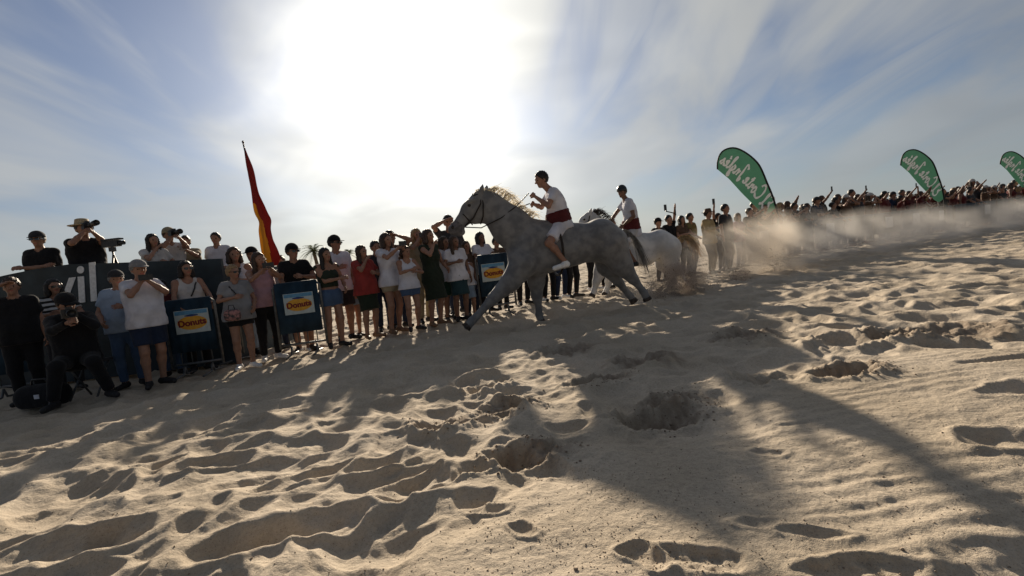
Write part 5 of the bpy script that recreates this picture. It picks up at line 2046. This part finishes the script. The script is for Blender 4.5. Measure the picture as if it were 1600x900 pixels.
# ------------------------------------------------------------------ furled red and yellow flag on a tall pole
YP = 7.75
fb, ft = at(424, 420, YP), at(380, 224, YP)
fr = empty('flag_on_pole', fb)
d_ = ft - fb
low = fb - d_ * .35
obj('pole', MB().tube([low - fb, d_], [.017, .012], 8).mesh('pole', M_LEATHER, True), fr)
M_FLAG = bpy.data.materials.new('flag_red_yellow')
M_FLAG.use_nodes = True
T = NT(M_FLAG.node_tree)
out = T.n('ShaderNodeOutputMaterial')
bs = T.n('ShaderNodeBsdfPrincipled')
bs.inputs['Roughness'].default_value = .8
uvn = T.n('ShaderNodeAttribute', attribute_name='band')
rampc = T.n('ShaderNodeValToRGB', i_0=uvn.outputs['Fac'])
rampc.color_ramp.interpolation = 'CONSTANT'
els = rampc.color_ramp.elements
els[0].color = (.26, .022, .018, 1)
els[1].position = .25
els[1].color = (.60, .33, .03, 1)
e3 = els.new(.75)
e3.color = (.26, .022, .018, 1)
T.link(rampc.outputs[0], bs.inputs['Base Color'])
trn = T.n('ShaderNodeBsdfTranslucent', i_0=rampc.outputs[0])
mx = T.n('ShaderNodeMixShader')
mx.inputs[0].default_value = .45
T.link(bs.outputs[0], mx.inputs[1])
T.link(trn.outputs[0], mx.inputs[2])
T.link(mx.outputs[0], out.inputs[0])
nz, na = 70, 48
V, F, band = [], [], []
ex = nrm(np.cross(d_, V3(0, 1, 0)))
if ex[0] < 0:
    ex = -ex
ey = nrm(np.cross(ex, d_))
for i in range(nz):
    t = i / (nz - 1)                     # 0 at the bottom, 1 at the top
    wdt = .020 + .105 * (1 - t) ** 1.1 + .008 * math.sin(t * 17)
    wdt *= (1 - .18 * (t < .03))
    off = .35 * wdt + .035 * math.exp(-((t - .38) / .05) ** 2)
    for k in range(na):
        a = 2 * math.pi * k / na
        rr = 1 + .28 * math.sin(a * 4 + t * 5) + .12 * math.sin(a * 7 - t * 9)
        q = d_ * (.02 + .94 * t) + ex * (off + wdt * .95 * rr * math.cos(a)) + ey * (wdt * .55 * rr * math.sin(a))
        V.append(tuple(q))
        acr = math.cos(a) + .25 * math.sin(t * 11 + a)      # -1 left edge of the bundle, 1 right edge
        band.append(.5 if acr < .42 - 2.4 * max(0, t - .16) and t < .55 else 0.0)
for i in range(nz - 1):
    for k in range(na):
        F.append((i * na + k, i * na + (k + 1) % na, (i + 1) * na + (k + 1) % na, (i + 1) * na + k))
me = mesh_from('flag_cloth', V, F, M_FLAG)
at_ = me.attributes.new('band', 'FLOAT', 'POINT')
at_.data.foreach_set('value', np.array(band, np.float32))
obj('cloth', me, fr)
obj('finial', MB().lathe([(0, .05), (.012, .04), (.02, .02), (.012, 0), (0, -.01)], 10, off=d_).mesh('finial', M_LEATHER, True), fr)
tag(fr, 'furled red and yellow flag on a tall leaning pole', 'flag')

# ------------------------------------------------------------------ palms far behind
M_PTRUNK = pmat('palm_trunk', (0.12, 0.09, 0.06), rough=.9, noise=.3, nscale=12, bump=.6, bscale=20)
M_FROND = pmat('palm_frond', (0.07, 0.09, 0.035), rough=.7, noise=.3, nscale=4, trans=.25)


def palm(px, Y, top_py, seed, label):
    rg = random.Random(seed)
    p = at(px, top_py, Y)
    hgt = p[2] - gz(p[0], p[1])
    th = hgt - 1.3
    r = empty('palm_tree', (p[0], p[1], gz(p[0], p[1])))
    pts = [(.15 * math.sin(k * .5), 0, th * k / 8 - .1) for k in range(9)]
    obj('trunk', MB().tube(pts, [.26 - .09 * k / 8 + .02 * (k % 2) for k in range(9)], 10).mesh('trunk', M_PTRUNK, True), r)
    top = V3(*pts[-1])
    for k in range(24):
        a = rg.uniform(0, 2 * math.pi)
        el = rg.uniform(-.35, 1.25)
        ln = rg.uniform(1.7, 2.3)
        d = V3(math.cos(a) * math.cos(el), math.sin(a) * math.cos(el), math.sin(el))
        sd = nrm(np.cross(d, V3(0, 0, 1)))
        mb = MB()
        S = []
        for j in range(9):
            t = j / 8
            S.append(top + d * ln * t + V3(0, 0, -1.05 * ln * t * t * .55))
        mb.tube(S, list(np.linspace(.03, .008, 9)), 4)
        for j in range(1, 9):
            for q in (0, .5):
                c = S[j] * (1 - q) + S[j - 1] * q
                for sg in (-1, 1):
                    tip = c + sd * sg * .42 * math.sin(math.pi * min(1, .18 + .8 * j / 9)) + d * .22 + V3(0, 0, -.18)
                    wv = nrm(S[j] - S[j - 1]) * .035
                    mb.add([c - wv, c + wv, tip], [(0, 1, 2)])
        obj('frond', mb.mesh('frond', M_FROND), r)
    tag(r, label, 'palm tree', 'palms behind the crowd')


palm(489, 55, 374, 1, 'larger palm tree left of the tall man in white shirt')
palm(543, 75, 384, 2, 'smaller palm tree between tall man and red top woman')

# ------------------------------------------------------------------ dust and flying sand
def dust_mat(name, dens, col, aniso, nscale, lo, hi):
    m = bpy.data.materials.new(name)
    m.use_nodes = True
    T = NT(m.node_tree)
    out = T.n('ShaderNodeOutputMaterial')
    v = T.n('ShaderNodeVolumePrincipled')
    v.inputs['Color'].default_value = col + (1,)
    v.inputs['Anisotropy'].default_value = aniso
    tc = T.n('ShaderNodeTexCoord')
    g = T.n('ShaderNodeNewGeometry')
    ln = T.vmath('LENGTH', tc.outputs['Object'], out=1)
    fall = T.math('SUBTRACT', 1.0, ln, clamp=True)
    fall = T.math('POWER', fall, 1.2)
    n = T.n('ShaderNodeTexNoise', i_Vector=g.outputs['Position'])
    n.inputs['Scale'].default_value = nscale
    n.inputs['Detail'].default_value = 4
    n.inputs['Roughness'].default_value = .55
    f = T.ramp(n.outputs[0], [(lo, 0.0), (hi, 1.0)])
    T.link(T.math('MULTIPLY', T.math('MULTIPLY', fall, f), dens), v.inputs['Density'])
    T.link(v.outputs[0], out.inputs['Volume'])
    return m


D_AIR = dust_mat('dust_air', 1.45, (.93, .89, .84), .3, 1.1, .38, .68)
D_DENSE = dust_mat('dust_dense', 3.6, (.93, .85, .75), .25, 1.5, .34, .70)
D_DARK = dust_mat('dust_clod', 13.0, (.50, .42, .36), .1, 4.2, .36, .70)


def uvsphere(nu=20, nv=12):
    V = [(0, 0, 1)]
    F = []
    for i in range(1, nv):
        for j in range(nu):
            a, b = math.pi * i / nv, 2 * math.pi * j / nu
            V.append((math.sin(a) * math.cos(b), math.sin(a) * math.sin(b), math.cos(a)))
    V.append((0, 0, -1))
    for j in range(nu):
        F.append((0, 1 + j, 1 + (j + 1) % nu))
        F.append((len(V) - 1, len(V) - 1 - nu + (j + 1) % nu, len(V) - 1 - nu + j))
    for i in range(nv - 2):
        for j in range(nu):
            a = 1 + i * nu
            F.append((a + j, a + nu + j, a + nu + (j + 1) % nu, a + (j + 1) % nu))
    return V, F


sv, sf = uvsphere()


def puff(px, py, Y, r, mat, rz=35):
    me = mesh_from('dust_cloud', sv, sf, mat)
    o = obj('dust_cloud', me, loc=at(px, py, Y), rz=R(rz))
    o.scale = r
    tag(o, kind='stuff')


puff(1190, 395, 11.0, (1.7, 1.1, 1.15), D_DENSE)
puff(1115, 415, 10.4, (1.6, .9, .95), D_AIR)
puff(1265, 385, 12.4, (2.6, 1.2, 1.15), D_AIR)
puff(1350, 377, 14.0, (3.6, 1.4, 1.1), D_AIR)
puff(1450, 364, 16.0, (4.6, 1.5, 1.1), D_AIR)
puff(1570, 348, 18.6, (5.6, 1.6, 1.1), D_AIR)
puff(1215, 420, 10.3, (.45, .35, .5), D_DENSE)
puff(1060, 440, 8.7, (.95, .5, .55), D_DARK)
puff(1030, 455, 7.9, (.8, .45, .4), D_AIR)
puff(1157, 438, 9.6, (.32, .25, .36), D_DARK)

# flying clods behind the hooves
clod = []
rg = random.Random(9)
ico = [(0, 0, 1), (.894, 0, .447), (.276, .851, .447), (-.724, .526, .447), (-.724, -.526, .447), (.276, -.851, .447), (.724, .526, -.447), (-.276, .851, -.447), (-.894, 0, -.447), (-.276, -.851, -.447), (.724, -.526, -.447), (0, 0, -1)]
icf = [(0, 1, 2), (0, 2, 3), (0, 3, 4), (0, 4, 5), (0, 5, 1), (1, 6, 2), (2, 7, 3), (3, 8, 4), (4, 9, 5), (5, 10, 1), (2, 6, 7), (3, 7, 8), (4, 8, 9), (5, 9, 10), (1, 10, 6), (6, 11, 7), (7, 11, 8), (8, 11, 9), (9, 11, 10), (10, 11, 6)]


def lumps(pts, name, mat):
    mb = MB()
    for (p, r) in pts:
        st = V3(rg.uniform(.7, 1.3), rg.uniform(.7, 1.3), rg.uniform(.55, 1.0)) * r
        mb.add([p + V3(*v) * st * rg.uniform(.75, 1.25) for v in ico], icf)
    o = obj(name, mb.mesh(name, mat, True))
    tag(o, kind='stuff')


M_CLOD = pmat('damp_sand', (0.27, 0.21, 0.155), rough=.95, noise=.35, nscale=30, bump=.5, bscale=90)
fly = []
for (cx, cy, Y, sx, sz, n, r) in ((1062, 445, 8.5, .33, .2, 700, .008), (1020, 458, 7.75, .22, .12, 300, .007), (1155, 438, 9.6, .1, .13, 260, .008), (1215, 425, 10.4, .13, .2, 360, .009), (1110, 452, 9.0, .5, .12, 260, .007)):
    c = at(cx, cy, Y)
    for k in range(n):
        p = c + V3(rg.gauss(0, sx), rg.gauss(0, .2), rg.gauss(0, sz) + .02)
        if p[2] > gz(p[0], p[1]) - .01:
            fly.append((p, r * rg.uniform(.4, 1.4)))
lumps(fly, 'flying_sand', M_CLOD)
# crumbs on the ground: dense round the hoof pits, sparse elsewhere
cr, pts = [], []
for (cx, cy, r, d) in HOOFW[:9]:
    for k in range(110):
        a, q = rg.uniform(0, 2 * math.pi), abs(rg.gauss(1.15, .45)) * r
        pts.append((cx + q * math.cos(a) * 1.2 + .06, cy + q * math.sin(a) * .8, rg.uniform(.002, .008)))
for k in range(1100):
    t = rg.random()
    x, y = gp2(rg.uniform(-40, 1640), 560 + 350 * t)
    pts.append((x, y, rg.uniform(.001, .0035) * (1.0 if rg.random() < .96 else 2.0)))
for k in range(700):
    x, y = gp2(rg.gauss(930, 130), rg.uniform(720, 900))
    pts.append((x, y, rg.uniform(.001, .003)))
zz = height(np.array([p[0] for p in pts]), np.array([p[1] for p in pts]))
for (x, y, r), z in zip(pts, zz):
    cr.append((V3(x, y, z + r * .3), r))
lumps(cr, 'sand_crumbs', M_CLOD)
for (l, H, x, Y) in DRY:
    if not 1.5 < H < 1.92:
        print('H?', l, H, x, Y)
